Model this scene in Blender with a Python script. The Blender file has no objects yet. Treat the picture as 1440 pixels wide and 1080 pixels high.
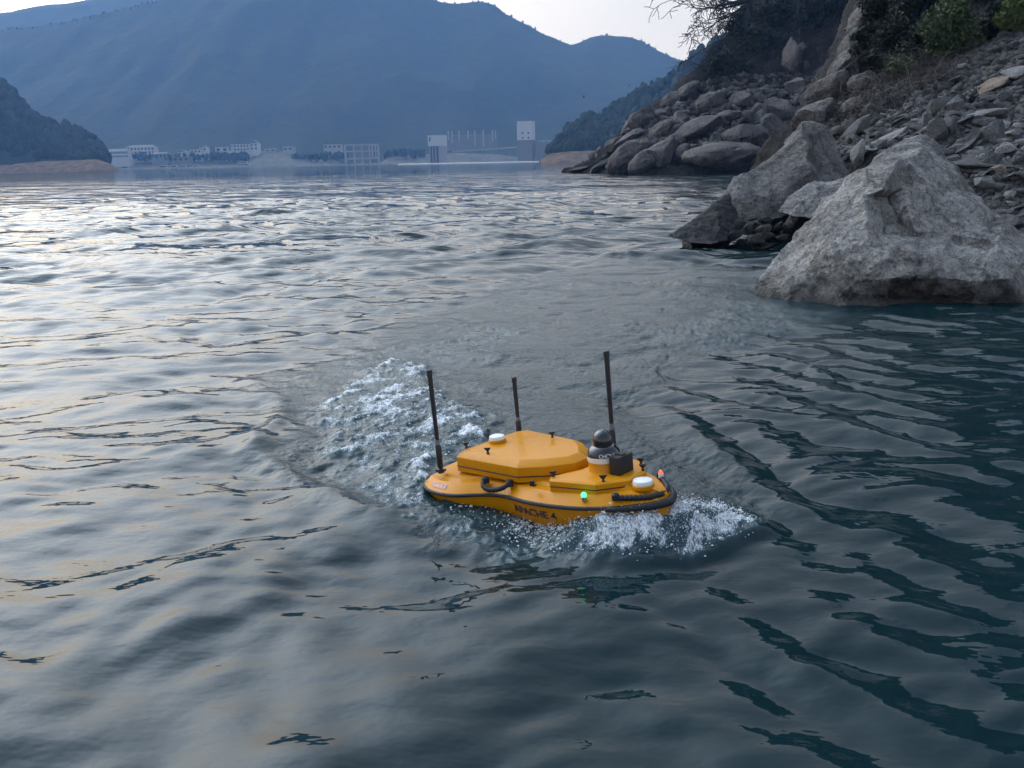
import bpy, bmesh, math, random
import numpy as np
from mathutils import Vector, Matrix, Euler
from mathutils.bvhtree import BVHTree

R = math.radians
sc = bpy.context.scene
COL = sc.collection
rng = np.random.default_rng(7)
random.seed(7)

# ------------------------------------------------------------------ camera
CAM_H = 1.64
PITCH, ROLL, FPX = R(16.2), R(1.15), 1081.0
cam_d = bpy.data.cameras.new('camera')
cam_d.sensor_fit = 'HORIZONTAL'
cam_d.sensor_width = 36.0
cam_d.lens = 36.0 * FPX / 1440.0
cam_d.clip_start = 0.05
cam_d.clip_end = 20000
cam = bpy.data.objects.new('camera', cam_d)
COL.objects.link(cam)
_f = np.array([0, math.cos(PITCH), -math.sin(PITCH)])
_r = np.array([1.0, 0, 0])
_u = np.cross(_r, _f)
_r2 = math.cos(ROLL) * _r - math.sin(ROLL) * _u
_u2 = math.sin(ROLL) * _r + math.cos(ROLL) * _u
_m = Matrix.Identity(4)
for i in range(3):
    _m[i][0], _m[i][1], _m[i][2] = _r2[i], _u2[i], -_f[i]
_m[2][3] = CAM_H
cam.matrix_world = _m
sc.camera = cam

# ------------------------------------------------------------------ sky
SUN_EL, SUN_AZ = R(39), R(-42)      # azimuth from +Y towards +X
world = bpy.data.worlds.new('World')
sc.world = world
world.use_nodes = True
wt = world.node_tree
wt.nodes.clear()
wo = wt.nodes.new('ShaderNodeOutputWorld')
wb = wt.nodes.new('ShaderNodeBackground')
wb.inputs['Strength'].default_value = 0.1
sky = wt.nodes.new('ShaderNodeTexSky')
sky.sky_type = 'NISHITA'
sky.sun_disc = False
sky.sun_elevation = SUN_EL
sky.sun_rotation = SUN_AZ
sky.dust_density = 4.0
sky.air_density = 1.0
# a thin high overcast: soft, slightly warm and cool cloud sheets over the sky
tc = wt.nodes.new('ShaderNodeTexCoord')
mp = wt.nodes.new('ShaderNodeMapping')
mp.inputs['Scale'].default_value = (1.0, 1.0, 2.2)
wt.links.new(tc.outputs['Generated'], mp.inputs['Vector'])
cn = wt.nodes.new('ShaderNodeTexNoise')
cn.inputs['Scale'].default_value = 2.6
cn.inputs['Detail'].default_value = 4.0
wt.links.new(mp.outputs['Vector'], cn.inputs['Vector'])
cr = wt.nodes.new('ShaderNodeValToRGB')
cr.color_ramp.elements[0].position = 0.34
cr.color_ramp.elements[0].color = (0.90, 0.93, 0.97, 1)
cr.color_ramp.elements[1].position = 0.66
cr.color_ramp.elements[1].color = (1.0, 1.0, 1.0, 1)
wt.links.new(cn.outputs['Fac'], cr.inputs['Fac'])
sz = wt.nodes.new('ShaderNodeSeparateXYZ')
wt.links.new(tc.outputs['Generated'], sz.inputs[0])
zr = wt.nodes.new('ShaderNodeValToRGB')
zr.color_ramp.elements[0].position = 0.0
zr.color_ramp.elements[0].color = (1.02, 0.98, 1.0, 1)
zr.color_ramp.elements[1].position = 1.0
zr.color_ramp.elements[1].color = (0.36, 0.50, 0.72, 1)
e_ = zr.color_ramp.elements.new(0.40)
e_.color = (0.64, 0.75, 0.95, 1)
wt.links.new(sz.outputs['Z'], zr.inputs['Fac'])
vm = wt.nodes.new('ShaderNodeVectorMath')
vm.operation = 'MULTIPLY'
wt.links.new(cr.outputs['Color'], vm.inputs[0])
wt.links.new(zr.outputs['Color'], vm.inputs[1])
vs = wt.nodes.new('ShaderNodeVectorMath')
vs.operation = 'SCALE'
vs.inputs['Scale'].default_value = 18.0
wt.links.new(vm.outputs['Vector'], vs.inputs[0])
# the veil glows around the hidden sun
dt = wt.nodes.new('ShaderNodeVectorMath')
dt.operation = 'DOT_PRODUCT'
wt.links.new(tc.outputs['Generated'], dt.inputs[0])
dt.inputs[1].default_value = (math.sin(SUN_AZ) * math.cos(SUN_EL), math.cos(SUN_AZ) * math.cos(SUN_EL), math.sin(SUN_EL))
def wmath(op, a, b):
    n_ = wt.nodes.new('ShaderNodeMath')
    n_.operation = op
    for i_, v_ in enumerate((a, b)):
        if isinstance(v_, bpy.types.NodeSocket):
            wt.links.new(v_, n_.inputs[i_])
        else:
            n_.inputs[i_].default_value = v_
    return n_.outputs[0]
dp_ = wmath('MAXIMUM', dt.outputs['Value'], 0.0)
glow = wmath('ADD', wmath('MULTIPLY', wmath('POWER', dp_, 3.0), 10.0), wmath('MULTIPLY', wmath('POWER', dp_, 9.0), 74.0))
glow = wmath('ADD', glow, 9.0)
wt.links.new(glow, vs.inputs['Scale'])
mx = wt.nodes.new('ShaderNodeMix')
mx.data_type = 'RGBA'
mx.inputs['Factor'].default_value = 0.85
wt.links.new(sky.outputs['Color'], mx.inputs['A'])
wt.links.new(vs.outputs['Vector'], mx.inputs['B'])
wt.links.new(mx.outputs['Result'], wb.inputs['Color'])
wt.links.new(wb.outputs['Background'], wo.inputs['Surface'])

# ------------------------------------------------------------------ sun (veiled)
sun_d = bpy.data.lights.new('sun', 'SUN')
sun_d.energy = 0.5
sun_d.angle = R(120)
sun_d.color = (1.0, 0.97, 0.93)
sun = bpy.data.objects.new('sun', sun_d)
COL.objects.link(sun)
_sd = Vector((math.sin(SUN_AZ) * math.cos(SUN_EL), math.cos(SUN_AZ) * math.cos(SUN_EL), math.sin(SUN_EL)))
sun.rotation_euler = _sd.to_track_quat('Z', 'Y').to_euler()
sun.location = _sd * 50

sc.view_settings.view_transform = 'Standard'
sc.view_settings.look = 'None'
sc.view_settings.exposure = 0.08
sc.view_settings.gamma = 1.0
sc.view_settings.use_curve_mapping = False
sc.render.engine = 'CYCLES'
sc.cycles.max_bounces = 6
sc.cycles.diffuse_bounces = 2
sc.cycles.glossy_bounces = 3
sc.cycles.transmission_bounces = 3
sc.cycles.volume_bounces = 3
sc.cycles.use_denoising = True
sc.cycles.sample_clamp_indirect = 6.0

# ------------------------------------------------------------------ helpers
def ray(px, py):
    return _f + _r2 * (px - 720.0) / FPX + _u2 * (540.0 - py) / FPX

def at(px, py, depth):
    """world point seen at pixel (px, py) of the photograph at a camera depth in metres"""
    d = ray(px, py) * depth
    return np.array([d[0], d[1], d[2] + CAM_H])

def ground(px, py, z=0.0):
    d = ray(px, py)
    t = (z - CAM_H) / d[2]
    return np.array([d[0] * t, d[1] * t, z])

def gdepth(px, py, z=0.0):
    return (z - CAM_H) / ray(px, py)[2]

def _hash(ix, iy, iz, seed):
    h = (ix.astype(np.uint32) * np.uint32(374761393) + iy.astype(np.uint32) * np.uint32(668265263)
         + iz.astype(np.uint32) * np.uint32(2147483647) + np.uint32((seed * 1274126177) & 0xffffffff))
    h = (h ^ (h >> np.uint32(13))) * np.uint32(1274126177)
    h = h ^ (h >> np.uint32(16))
    h = h * np.uint32(2246822519)
    return (h ^ (h >> np.uint32(15)))

def pnoise(x, y, z=None, seed=0):
    """gradient noise, about -1..1"""
    x = np.asarray(x, float); y = np.asarray(y, float)
    z = np.zeros_like(x) if z is None else np.asarray(z, float)
    ix, iy, iz = np.floor(x).astype(np.int64), np.floor(y).astype(np.int64), np.floor(z).astype(np.int64)
    fx, fy, fz = x - ix, y - iy, z - iz
    u, v, w = [f * f * f * (f * (f * 6 - 15) + 10) for f in (fx, fy, fz)]
    def g(a, b, c):
        h = _hash(ix + a, iy + b, iz + c, seed)
        gx = (h & np.uint32(1023)).astype(float) / 511.5 - 1
        gy = ((h >> np.uint32(10)) & np.uint32(1023)).astype(float) / 511.5 - 1
        gz = ((h >> np.uint32(20)) & np.uint32(1023)).astype(float) / 511.5 - 1
        return gx * (fx - a) + gy * (fy - b) + gz * (fz - c)
    l = lambda a, b, t: a + (b - a) * t
    return 1.3 * l(l(l(g(0,0,0), g(1,0,0), u), l(g(0,1,0), g(1,1,0), u), v),
                   l(l(g(0,0,1), g(1,0,1), u), l(g(0,1,1), g(1,1,1), u), v), w)

def fbm(x, y, z=None, octs=4, seed=0, gain=0.5, lac=2.03):
    s, a = 0, 1.0
    for o in range(octs):
        f = lac ** o
        s = s + a * pnoise(np.asarray(x) * f, np.asarray(y) * f, None if z is None else np.asarray(z) * f, seed + o * 17)
        a *= gain
    return s

def sstep(a, b, x):
    t = np.clip((np.asarray(x, float) - a) / (b - a), 0, 1)
    return t * t * (3 - 2 * t)

def tag(o, label=None, cat=None, group=None, kind=None):
    if label: o['label'] = label
    if cat: o['category'] = cat
    if group: o['group'] = group
    if kind: o['kind'] = kind
    return o

def new_mesh(name, verts, faces, smooth=False):
    me = bpy.data.meshes.new(name)
    verts = np.asarray(verts, np.float32)
    if isinstance(faces, np.ndarray) and faces.ndim == 2:
        n, k = faces.shape
        me.vertices.add(len(verts))
        me.vertices.foreach_set('co', verts.ravel())
        me.loops.add(n * k)
        me.loops.foreach_set('vertex_index', faces.astype(np.int32).ravel())
        me.polygons.add(n)
        me.polygons.foreach_set('loop_start', np.arange(0, n * k, k, dtype=np.int32))
        me.update(calc_edges=True)
    else:
        me.from_pydata([tuple(v) for v in verts.tolist()], [], faces)
        me.update()
    if smooth:
        me.polygons.foreach_set('use_smooth', np.ones(len(me.polygons), bool))
    return me

def link(name, me, mat=None, parent=None, loc=None):
    o = bpy.data.objects.new(name, me)
    COL.objects.link(o)
    if mat is not None and len(me.materials) == 0:
        me.materials.append(mat)
    if parent is not None:
        o.parent = parent
    if loc is not None:
        o.location = loc
    return o

def empty(name, loc=(0, 0, 0), rot=(0, 0, 0)):
    o = bpy.data.objects.new(name, None)
    o.empty_display_size = 0.1
    COL.objects.link(o)
    o.location = loc
    o.rotation_euler = rot
    return o

class MB:
    """collects simple shapes into one mesh"""
    def __init__(self):
        self.v, self.f = [], []
    def add(self, verts, faces):
        n = len(self.v)
        self.v += [tuple(map(float, p)) for p in verts]
        self.f += [tuple(int(i) + n for i in f) for f in faces]
        return self
    def box(self, c, s, rz=0.0, M=None):
        x, y, z = s[0] / 2, s[1] / 2, s[2] / 2
        cs, sn = math.cos(rz), math.sin(rz)
        p = []
        for dz in (-z, z):
            for dx, dy in ((-x, -y), (x, -y), (x, y), (-x, y)):
                p.append((c[0] + dx * cs - dy * sn, c[1] + dx * sn + dy * cs, c[2] + dz))
        if M is not None:
            p = [tuple(M @ Vector(q)) for q in p]
        return self.add(p, [(3, 2, 1, 0), (4, 5, 6, 7), (0, 1, 5, 4), (1, 2, 6, 5), (2, 3, 7, 6), (3, 0, 4, 7)])
    def tube(self, pts, rad, n=6, caps=True):
        pts = [Vector(p) for p in pts]
        rad = rad if hasattr(rad, '__len__') else [rad] * len(pts)
        base = len(self.v)
        prev = None
        for i, p in enumerate(pts):
            t = (pts[min(i + 1, len(pts) - 1)] - pts[max(i - 1, 0)])
            t = t.normalized() if t.length > 1e-9 else Vector((0, 0, 1))
            a = prev if prev is not None else (Vector((0, 0, 1)) if abs(t.z) < .9 else Vector((1, 0, 0)))
            b = t.cross(a)
            b = b.normalized() if b.length > 1e-6 else t.orthogonal().normalized()
            a = b.cross(t).normalized()
            prev = a
            for k in range(n):
                th = 2 * math.pi * k / n
                self.v.append(tuple(p + (a * math.cos(th) + b * math.sin(th)) * rad[i]))
        for i in range(len(pts) - 1):
            for k in range(n):
                q = base + i * n + k
                w = base + i * n + (k + 1) % n
                self.f.append((q, w, w + n, q + n))
        if caps:
            self.f.append(tuple(base + k for k in reversed(range(n))))
            e = base + (len(pts) - 1) * n
            self.f.append(tuple(e + k for k in range(n)))
        return self
    def lathe(self, prof, n=24, c=(0, 0, 0)):
        """prof: list of (radius, z)"""
        base = len(self.v)
        for r, z in prof:
            for k in range(n):
                th = 2 * math.pi * k / n
                self.v.append((c[0] + r * math.cos(th), c[1] + r * math.sin(th), c[2] + z))
        for i in range(len(prof) - 1):
            for k in range(n):
                q = base + i * n + k
                w = base + i * n + (k + 1) % n
                self.f.append((q, w, w + n, q + n))
        self.f.append(tuple(base + k for k in reversed(range(n))))
        e = base + (len(prof) - 1) * n
        self.f.append(tuple(e + k for k in range(n)))
        return self
    def build(self, name, mat, parent=None, smooth=False, bevel=0.0):
        me = bpy.data.meshes.new(name)
        me.from_pydata(self.v, [], self.f)
        me.update()
        bm = bmesh.new()
        bm.from_mesh(me)
        bmesh.ops.remove_doubles(bm, verts=bm.verts, dist=1e-6)
        bmesh.ops.recalc_face_normals(bm, faces=bm.faces)
        if bevel > 0:
            es = [e for e in bm.edges if len(e.link_faces) == 2 and e.calc_face_angle(0) > R(12)]
            bmesh.ops.bevel(bm, geom=es, offset=bevel, segments=2, profile=0.6, affect='EDGES', clamp_overlap=True)
        bm.to_mesh(me)
        bm.free()
        if smooth or bevel > 0:
            me.polygons.foreach_set('use_smooth', np.ones(len(me.polygons), bool))
            me.set_sharp_from_angle(angle=R(38))
        return link(name, me, mat, parent)

# ------------------------------------------------------------------ materials
class NT:
    """tiny node-tree builder"""
    def __init__(self, name):
        self.m = bpy.data.materials.new(name)
        self.m.use_nodes = True
        self.t = self.m.node_tree
        self.b = self.t.nodes['Principled BSDF']
        self.out = self.t.nodes['Material Output']
    def n(self, kind, **kw):
        nd = self.t.nodes.new(kind)
        for k, v in kw.items():
            if k in nd.inputs:
                self.set(nd.inputs[k], v)
            else:
                setattr(nd, k, v)
        return nd
    def set(self, sock, v):
        if isinstance(v, bpy.types.NodeSocket):
            self.t.links.new(v, sock)
        else:
            sock.default_value = v
    def math(self, op, a, b=None, clamp=False):
        nd = self.t.nodes.new('ShaderNodeMath')
        nd.operation = op
        nd.use_clamp = clamp
        self.set(nd.inputs[0], a)
        if b is not None:
            self.set(nd.inputs[1], b)
        return nd.outputs[0]
    def mix(self, fac, a, b):
        nd = self.t.nodes.new('ShaderNodeMix')
        nd.data_type = 'RGBA'
        self.set(nd.inputs['Factor'], fac)
        self.set(nd.inputs['A'], a)
        self.set(nd.inputs['B'], b)
        return nd.outputs['Result']
    def ramp(self, fac, stops, interp='LINEAR'):
        nd = self.t.nodes.new('ShaderNodeValToRGB')
        nd.color_ramp.interpolation = interp
        el = nd.color_ramp.elements
        while len(el) < len(stops):
            el.new(0.5)
        for e, (p, c) in zip(el, stops):
            e.position = p
            e.color = (c, c, c, 1) if not hasattr(c, '__len__') else (*c[:3], 1)
        self.set(nd.inputs['Fac'], fac)
        return nd.outputs['Color']
    def coord(self, kind='Object', scale=(1, 1, 1), rot=(0, 0, 0)):
        c = self.t.nodes.new('ShaderNodeTexCoord')
        mp = self.t.nodes.new('ShaderNodeMapping')
        mp.inputs['Scale'].default_value = scale
        mp.inputs['Rotation'].default_value = rot
        self.t.links.new(c.outputs[kind], mp.inputs['Vector'])
        return mp.outputs['Vector']
    def pos(self, scale=(1, 1, 1), rot=(0, 0, 0)):
        c = self.t.nodes.new('ShaderNodeNewGeometry')
        mp = self.t.nodes.new('ShaderNodeMapping')
        mp.inputs['Scale'].default_value = scale
        mp.inputs['Rotation'].default_value = rot
        self.t.links.new(c.outputs['Position'], mp.inputs['Vector'])
        return mp.outputs['Vector']
    def noise(self, vec, scale, detail=4, rough=0.55, dist=0.0, typ=None):
        nd = self.t.nodes.new('ShaderNodeTexNoise')
        if typ: nd.noise_type = typ
        self.t.links.new(vec, nd.inputs['Vector'])
        nd.inputs['Scale'].default_value = scale
        nd.inputs['Detail'].default_value = detail
        nd.inputs['Roughness'].default_value = rough
        nd.inputs['Distortion'].default_value = dist
        return nd.outputs['Fac']
    def voro(self, vec, scale, feature='F1', rnd=1.0):
        nd = self.t.nodes.new('ShaderNodeTexVoronoi')
        nd.feature = feature
        self.t.links.new(vec, nd.inputs['Vector'])
        nd.inputs['Scale'].default_value = scale
        nd.inputs['Randomness'].default_value = rnd
        return nd
    def bump(self, height, strength=0.5, dist=0.02, normal=None):
        nd = self.t.nodes.new('ShaderNodeBump')
        self.set(nd.inputs['Strength'], strength)
        self.set(nd.inputs['Distance'], dist)
        self.set(nd.inputs['Height'], height)
        if normal is not None:
            self.set(nd.inputs['Normal'], normal)
        return nd.outputs['Normal']
    def p(self, **kw):
        al = dict(color='Base Color', rough='Roughness', metal='Metallic', normal='Normal', spec='Specular IOR Level',
                  ior='IOR', coat='Coat Weight', coatr='Coat Roughness', emit='Emission Color', emits='Emission Strength',
                  trans='Transmission Weight', sss='Subsurface Weight', alpha='Alpha')
        for k, v in kw.items():
            if k == 'color' and isinstance(v, tuple) and len(v) == 3:
                v = (*v, 1)
            self.set(self.b.inputs[al[k]], v)
        return self.m

def plain(name, color, rough=0.5, metal=0.0, var=0.12, scale=30.0, **kw):
    t = NT(name)
    v = t.coord('Object')
    f = t.noise(v, scale, 4)
    c = t.mix(f, tuple(max(0, x * (1 - var)) for x in color) + (1,), tuple(min(1, x * (1 + var)) for x in color) + (1,))
    r = t.ramp(f, [(0.3, rough * 0.85), (0.7, min(1, rough * 1.15))])
    return t.p(color=c, rough=r, metal=metal, **kw)

def granite(name, light, dark, spec_amt=0.5, scale=1.0, bump=0.5, wet=True):
    t = NT(name)
    o = t.pos()
    big = t.noise(o, 1.1 * scale, 7, 0.66)
    mid = t.noise(o, 7.0 * scale, 6, 0.65)
    fine = t.noise(o, 55.0 * scale, 3, 0.6)
    f = t.math('ADD', t.math('MULTIPLY', big, 0.55), t.math('MULTIPLY', mid, 0.45))
    c = t.ramp(f, [(0.33, dark), (0.5, tuple((a + b) / 2 for a, b in zip(light, dark))), (0.66, light)])
    sp = t.ramp(fine, [(0.34, 0.30), (0.5, 1.0), (0.68, 1.5)])
    c2 = t.t.nodes.new('ShaderNodeMix'); c2.data_type = 'RGBA'; c2.blend_type = 'MULTIPLY'
    c2.inputs['Factor'].default_value = spec_amt
    t.set(c2.inputs['A'], c); t.set(c2.inputs['B'], sp)
    col = c2.outputs['Result']
    pit = t.noise(o, 20.0 * scale, 4, 0.7)
    c4 = t.t.nodes.new('ShaderNodeMix'); c4.data_type = 'RGBA'; c4.blend_type = 'MULTIPLY'
    c4.inputs['Factor'].default_value = 0.75
    t.set(c4.inputs['A'], col); t.set(c4.inputs['B'], t.ramp(pit, [(0.36, 0.38), (0.48, 1.0), (0.66, 1.45)]))
    col = c4.outputs['Result']
    stn = t.ramp(t.noise(t.pos((1, 1, 0.45), (0.3, 0.5, 0.2)), 0.75 * scale, 6, 0.68, 0.6), [(0.36, 0.42), (0.52, 1.0)])
    c3 = t.t.nodes.new('ShaderNodeMix'); c3.data_type = 'RGBA'; c3.blend_type = 'MULTIPLY'
    c3.inputs['Factor'].default_value = 0.8
    t.set(c3.inputs['A'], col); t.set(c3.inputs['B'], stn)
    col = c3.outputs['Result']
    # lichen-pale flecks
    vv = t.voro(o, 38 * scale)
    fl = t.ramp(vv.outputs['Distance'], [(0.10, 1.0), (0.2, 0.0)])
    col = t.mix(t.math('MULTIPLY', fl, 0.38), col, (*[min(1, x * 1.7) for x in light], 1))
    rough = 0.82
    if wet:
        sep = t.t.nodes.new('ShaderNodeSeparateXYZ')
        g = t.t.nodes.new('ShaderNodeNewGeometry')
        t.set(sep.inputs[0], g.outputs['Position'])
        z = t.math('ADD', sep.outputs['Z'], t.math('MULTIPLY', t.math('SUBTRACT', mid, 0.5), 0.5))
        w = t.ramp(z, [(0.05, 1.0), (0.34, 0.0)])
        w = t.math('MULTIPLY', w, 0.85)
        col = t.mix(w, col, (dark[0] * 0.22, dark[1] * 0.22, dark[2] * 0.2, 1))
        rough = t.math('SUBTRACT', 0.84, t.math('MULTIPLY', w, 0.55))
    h = t.math('ADD', t.math('MULTIPLY', mid, 0.8), t.math('MULTIPLY', pit, 0.5))
    h = t.math('ADD', h, t.math('MULTIPLY', fine, 0.12))
    crk = t.voro(t.pos((1, 1, 0.6), (0.5, 0.9, 0.3)), 1.15 * scale, 'DISTANCE_TO_EDGE')
    wob = t.math('ADD', crk.outputs['Distance'], t.math('MULTIPLY', t.math('SUBTRACT', pit, 0.5), 0.12))
    gap = t.ramp(wob, [(0.0, 0.0), (0.035, 1.0)])
    h = t.math('ADD', h, t.math('MULTIPLY', gap, 0.35))
    nrm = t.bump(h, bump, 0.09 / scale)
    return t.p(color=col, rough=rough, normal=nrm, spec=0.3)

# ================================================================== SETTING
# ------------------------------------------------------------------ far hills
def forest_mat(name, c1, c2, scale, bscale=0.3, bump=0.6, bdist=6.0):
    t = NT(name)
    o = t.pos()
    a = t.noise(o, scale, 5, 0.6)
    b = t.noise(o, scale * 9, 4, 0.65)
    f = t.math('ADD', t.math('MULTIPLY', a, 0.6), t.math('MULTIPLY', b, 0.4))
    c = t.ramp(f, [(0.36, c1), (0.62, c2)])
    return t.p(color=c, rough=0.95, spec=0.1, normal=t.bump(t.noise(o, bscale, 3, 0.6), bump, bdist))

def catmull(xs, ys, q):
    xs = np.asarray(xs, float); ys = np.asarray(ys, float); q = np.asarray(q, float)
    m = np.gradient(ys, xs)
    i = np.clip(np.searchsorted(xs, q) - 1, 0, len(xs) - 2)
    h = xs[i + 1] - xs[i]
    t = np.clip((q - xs[i]) / h, 0, 1)
    return ((2*t**3 - 3*t**2 + 1) * ys[i] + (t**3 - 2*t**2 + t) * h * m[i]
            + (-2*t**3 + 3*t**2) * ys[i+1] + (t**3 - t**2) * h * m[i+1])

def hill(name, prof, base_py, d0, d1, mat, ncol, nrow, amp, nscale, seed, back=0.35, curve=1.0, ridge_amp=0.0, d0b=None):
    """a slope rising from the shore at depth d0 to a ridge at depth d1 whose skyline is prof [(px, py)]"""
    px = np.linspace(prof[0][0], prof[-1][0], ncol)
    top = np.interp(px, [p[0] for p in prof], [p[1] for p in prof])
    sm = catmull([p[0] for p in prof], [p[1] for p in prof], px)
    top = 0.35 * top + 0.65 * sm
    V = np.zeros((nrow + 8, ncol, 3))
    for j in range(ncol):
        dd0 = d0 if d0b is None else np.interp(px[j], [p[0] for p in d0b], [p[1] for p in d0b])
        A = at(px[j], base_py, dd0); A[2] = -2.0
        B = at(px[j], top[j], d1)
        B[2] = max(B[2], A[2] + 1)
        t = np.linspace(0, 1, nrow)[:, None]
        P = A + (B - A) * t
        P[:, 2] = A[2] + (B[2] - A[2]) * (t[:, 0] ** curve)
        V[:nrow, j] = P
        C = B + (B - A) * np.array([1, 1, 0]) * back
        tb = np.linspace(0, 1, 9)[1:, None]
        Q = B + (C - B) * tb
        Q[:, 2] = B[2] + (-2 - B[2]) * (tb[:, 0] ** 1.3)
        V[nrow:, j] = Q
    x, y, z = V[..., 0], V[..., 1], V[..., 2]
    tt = np.concatenate([np.linspace(0, 1, nrow), np.linspace(1, 0, 9)[1:]])[:, None]
    env = np.sin(np.pi * np.clip(tt, 0, 1) * 0.9) ** 0.8
    n = fbm(x / nscale, y / nscale * 0.5, None, 5, seed)
    n2 = 1 - np.abs(fbm(x / nscale * 0.7 + 9, y / nscale * 0.25, None, 4, seed + 5))
    V[..., 2] += env * amp * (n * 0.7 + (n2 - 0.7) * 1.2) * np.minimum(1, (z + 5) / (amp * 2))
    if ridge_amp:
        rz = fbm(px / 6.0, px * 0 + seed, None, 3, seed + 9) * ridge_amp
        V[nrow - 2:nrow + 2, :, 2] += rz[None, :]
    idx = np.arange((nrow + 8) * ncol).reshape(nrow + 8, ncol)
    F = np.stack([idx[:-1, :-1], idx[:-1, 1:], idx[1:, 1:], idx[1:, :-1]], -1).reshape(-1, 4)
    me = new_mesh(name, V.reshape(-1, 3), F, smooth=True)
    o = link(name, me, mat)
    tag(o, kind='structure')
    return o, V

m_far = forest_mat('far_forest', (0.010, 0.017, 0.013), (0.032, 0.042, 0.03), 0.006, 0.05, 0.4, 10.0)
m_spur = forest_mat('spur_forest', (0.010, 0.017, 0.012), (0.032, 0.042, 0.026), 0.03, 0.25, 0.7, 4.0)

far_ridge, _ = hill('far_ridge', [(-900, 40), (-500, -30), (-250, 38), (-100, 35), (0, 21), (60, 11), (120, 1), (260, -30), (400, -40)],
                    226, 1500, 1950, m_far, 150, 30, 25, 260, 3, curve=1.1, ridge_amp=5)
mount, mV = hill('mountain', [(-1500, 120), (-900, 90), (-400, 130), (-150, 95), (0, 47), (110, 26), (215, 2), (300, -28), (400, -52), (500, -50),
                         (575, -22), (620, 3), (650, 6), (690, 10), (715, 24), (755, 42), (785, 55), (805, 63), (830, 55),
                         (868, 48), (895, 52), (930, 68), (955, 80), (1000, 104), (1100, 110), (1400, 60), (2200, 90)],
                 226, 950, 1450, m_far, 520, 70, 34, 210, 11, curve=1.25, ridge_amp=2.0)
spur, sV = hill('wooded_spur', [(758, 226), (772, 214), (790, 192), (815, 172), (850, 160), (885, 138), (905, 124), (945, 108),
                             (968, 84), (1000, 62), (1050, 48), (1120, 20), (1250, -30), (1500, -60)],
                224.5, 420, 520, m_spur, 160, 30, 4.0, 40, 21, curve=0.9, ridge_amp=0.6)
head, hV = hill('headland', [(-500, 60), (-300, 100), (-120, 70), (-40, 98), (0, 117), (12, 122), (32, 146), (58, 168), (82, 178),
                            (106, 180), (124, 193), (142, 206), (151, 222), (156, 236)],
                238, 560, 650, m_spur, 200, 34, 4.0, 50, 31, curve=0.75, ridge_amp=0.5)

# broken tree crowns over the nearer wooded slopes and along the far skyline, one mass each
def ico(sub):
    bm = bmesh.new()
    bmesh.ops.create_icosphere(bm, subdivisions=sub, radius=1.0)
    bm.verts.ensure_lookup_table()
    v = np.array([p.co for p in bm.verts])
    f = np.array([[q.index for q in p.verts] for p in bm.faces])
    bm.free()
    return v, f
ICO1, ICO2, ICO3, ICO4 = ico(1), ico(2), ico(3), ico(4)

def crowns(name, pts, size, mat, label, cat, kind='stuff', base=ICO2, tall=1.3):
    v0, f0 = base
    VV, FF = [], []
    n = 0
    for i, p in enumerate(pts):
        s = size * random.uniform(0.55, 1.25)
        k = fbm(v0[:, 0] * 1.7 + i * 3.1, v0[:, 1] * 1.7, v0[:, 2] * 1.7, 2, 5)
        v = v0 * (1 + 0.42 * k[:, None]) * np.array([s * random.uniform(.75, 1.1), s * random.uniform(.75, 1.1), s * tall * random.uniform(.8, 1.25)])
        # pull the top to a loose point on some crowns
        VV.append(v + np.asarray(p) + np.array([0, 0, s * 0.35]))
        FF.append(f0 + n)
        n += len(v0)
    me = new_mesh(name, np.concatenate(VV), np.concatenate(FF))
    o = link(name, me, mat)
    tag(o, label, cat, kind=kind)
    return o

def pick(V, rows, n, jit=1.0):
    out = []
    R_, C_ = rows, V.shape[1]
    for _ in range(n):
        r = random.uniform(R_[0], R_[1]); c = random.uniform(0, C_ - 1.01)
        i, j = int(r), int(c)
        a, b = r - i, c - j
        p = (V[i, j] * (1-a) * (1-b) + V[i+1, j] * a * (1-b) + V[i, j+1] * (1-a) * b + V[i+1, j+1] * a * b)
        out.append(p)
    return out

m_crown = forest_mat('tree_crowns', (0.010, 0.018, 0.010), (0.036, 0.046, 0.024), 0.05, 0.9, 0.8, 1.5)
crowns('spur_woodland', [p for p in pick(sV[:, :110], (3, 30), 1250) if p[2] > 6], 2.9, m_crown,
       'dark mixed woodland covering the spur behind the rocky point', 'woodland')
crowns('headland_woodland', [p for p in pick(hV[:, 90:], (4, 34), 1000) if p[2] > 7], 3.0, m_crown,
       'dark woodland covering the small headland at the left edge', 'woodland')
crowns('skyline_trees', pick(mV, (68, 70), 1100), 2.0, m_crown,
       'tiny trees standing along the skyline of the blue mountain', 'woodland', base=ICO1, tall=1.6)

# ------------------------------------------------------------------ shore strips under the far hills
def shore(name, cols, mat, seed, amp=1.0, nrow=10, step=4):
    """cols: (px, water py, top py, depth at water, depth at top)"""
    c = np.array(cols, float)
    px = np.arange(c[0, 0], c[-1, 0] + 1, step)
    q = [np.interp(px, c[:, 0], c[:, k]) for k in (1, 2, 3, 4)]
    V = np.zeros((nrow, len(px), 3))
    for j in range(len(px)):
        A = at(px[j], q[0][j], q[2][j]); A[2] = -1.0
        B = at(px[j], q[1][j], q[3][j])
        for i in range(nrow):
            t = i / (nrow - 1)
            V[i, j] = A + (B - A) * t
            V[i, j, 2] = A[2] + (B[2] - A[2]) * t ** 0.8
    V[1:-1, :, 2] += amp * fbm(V[1:-1, :, 0] / 9, V[1:-1, :, 1] / 9, None, 4, seed)
    idx = np.arange(nrow * len(px)).reshape(nrow, len(px))
    F = np.stack([idx[:-1, :-1], idx[:-1, 1:], idx[1:, 1:], idx[1:, :-1]], -1).reshape(-1, 4)
    o = link(name, new_mesh(name, V.reshape(-1, 3), F), mat)
    tag(o, kind='structure')
    return o

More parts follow.
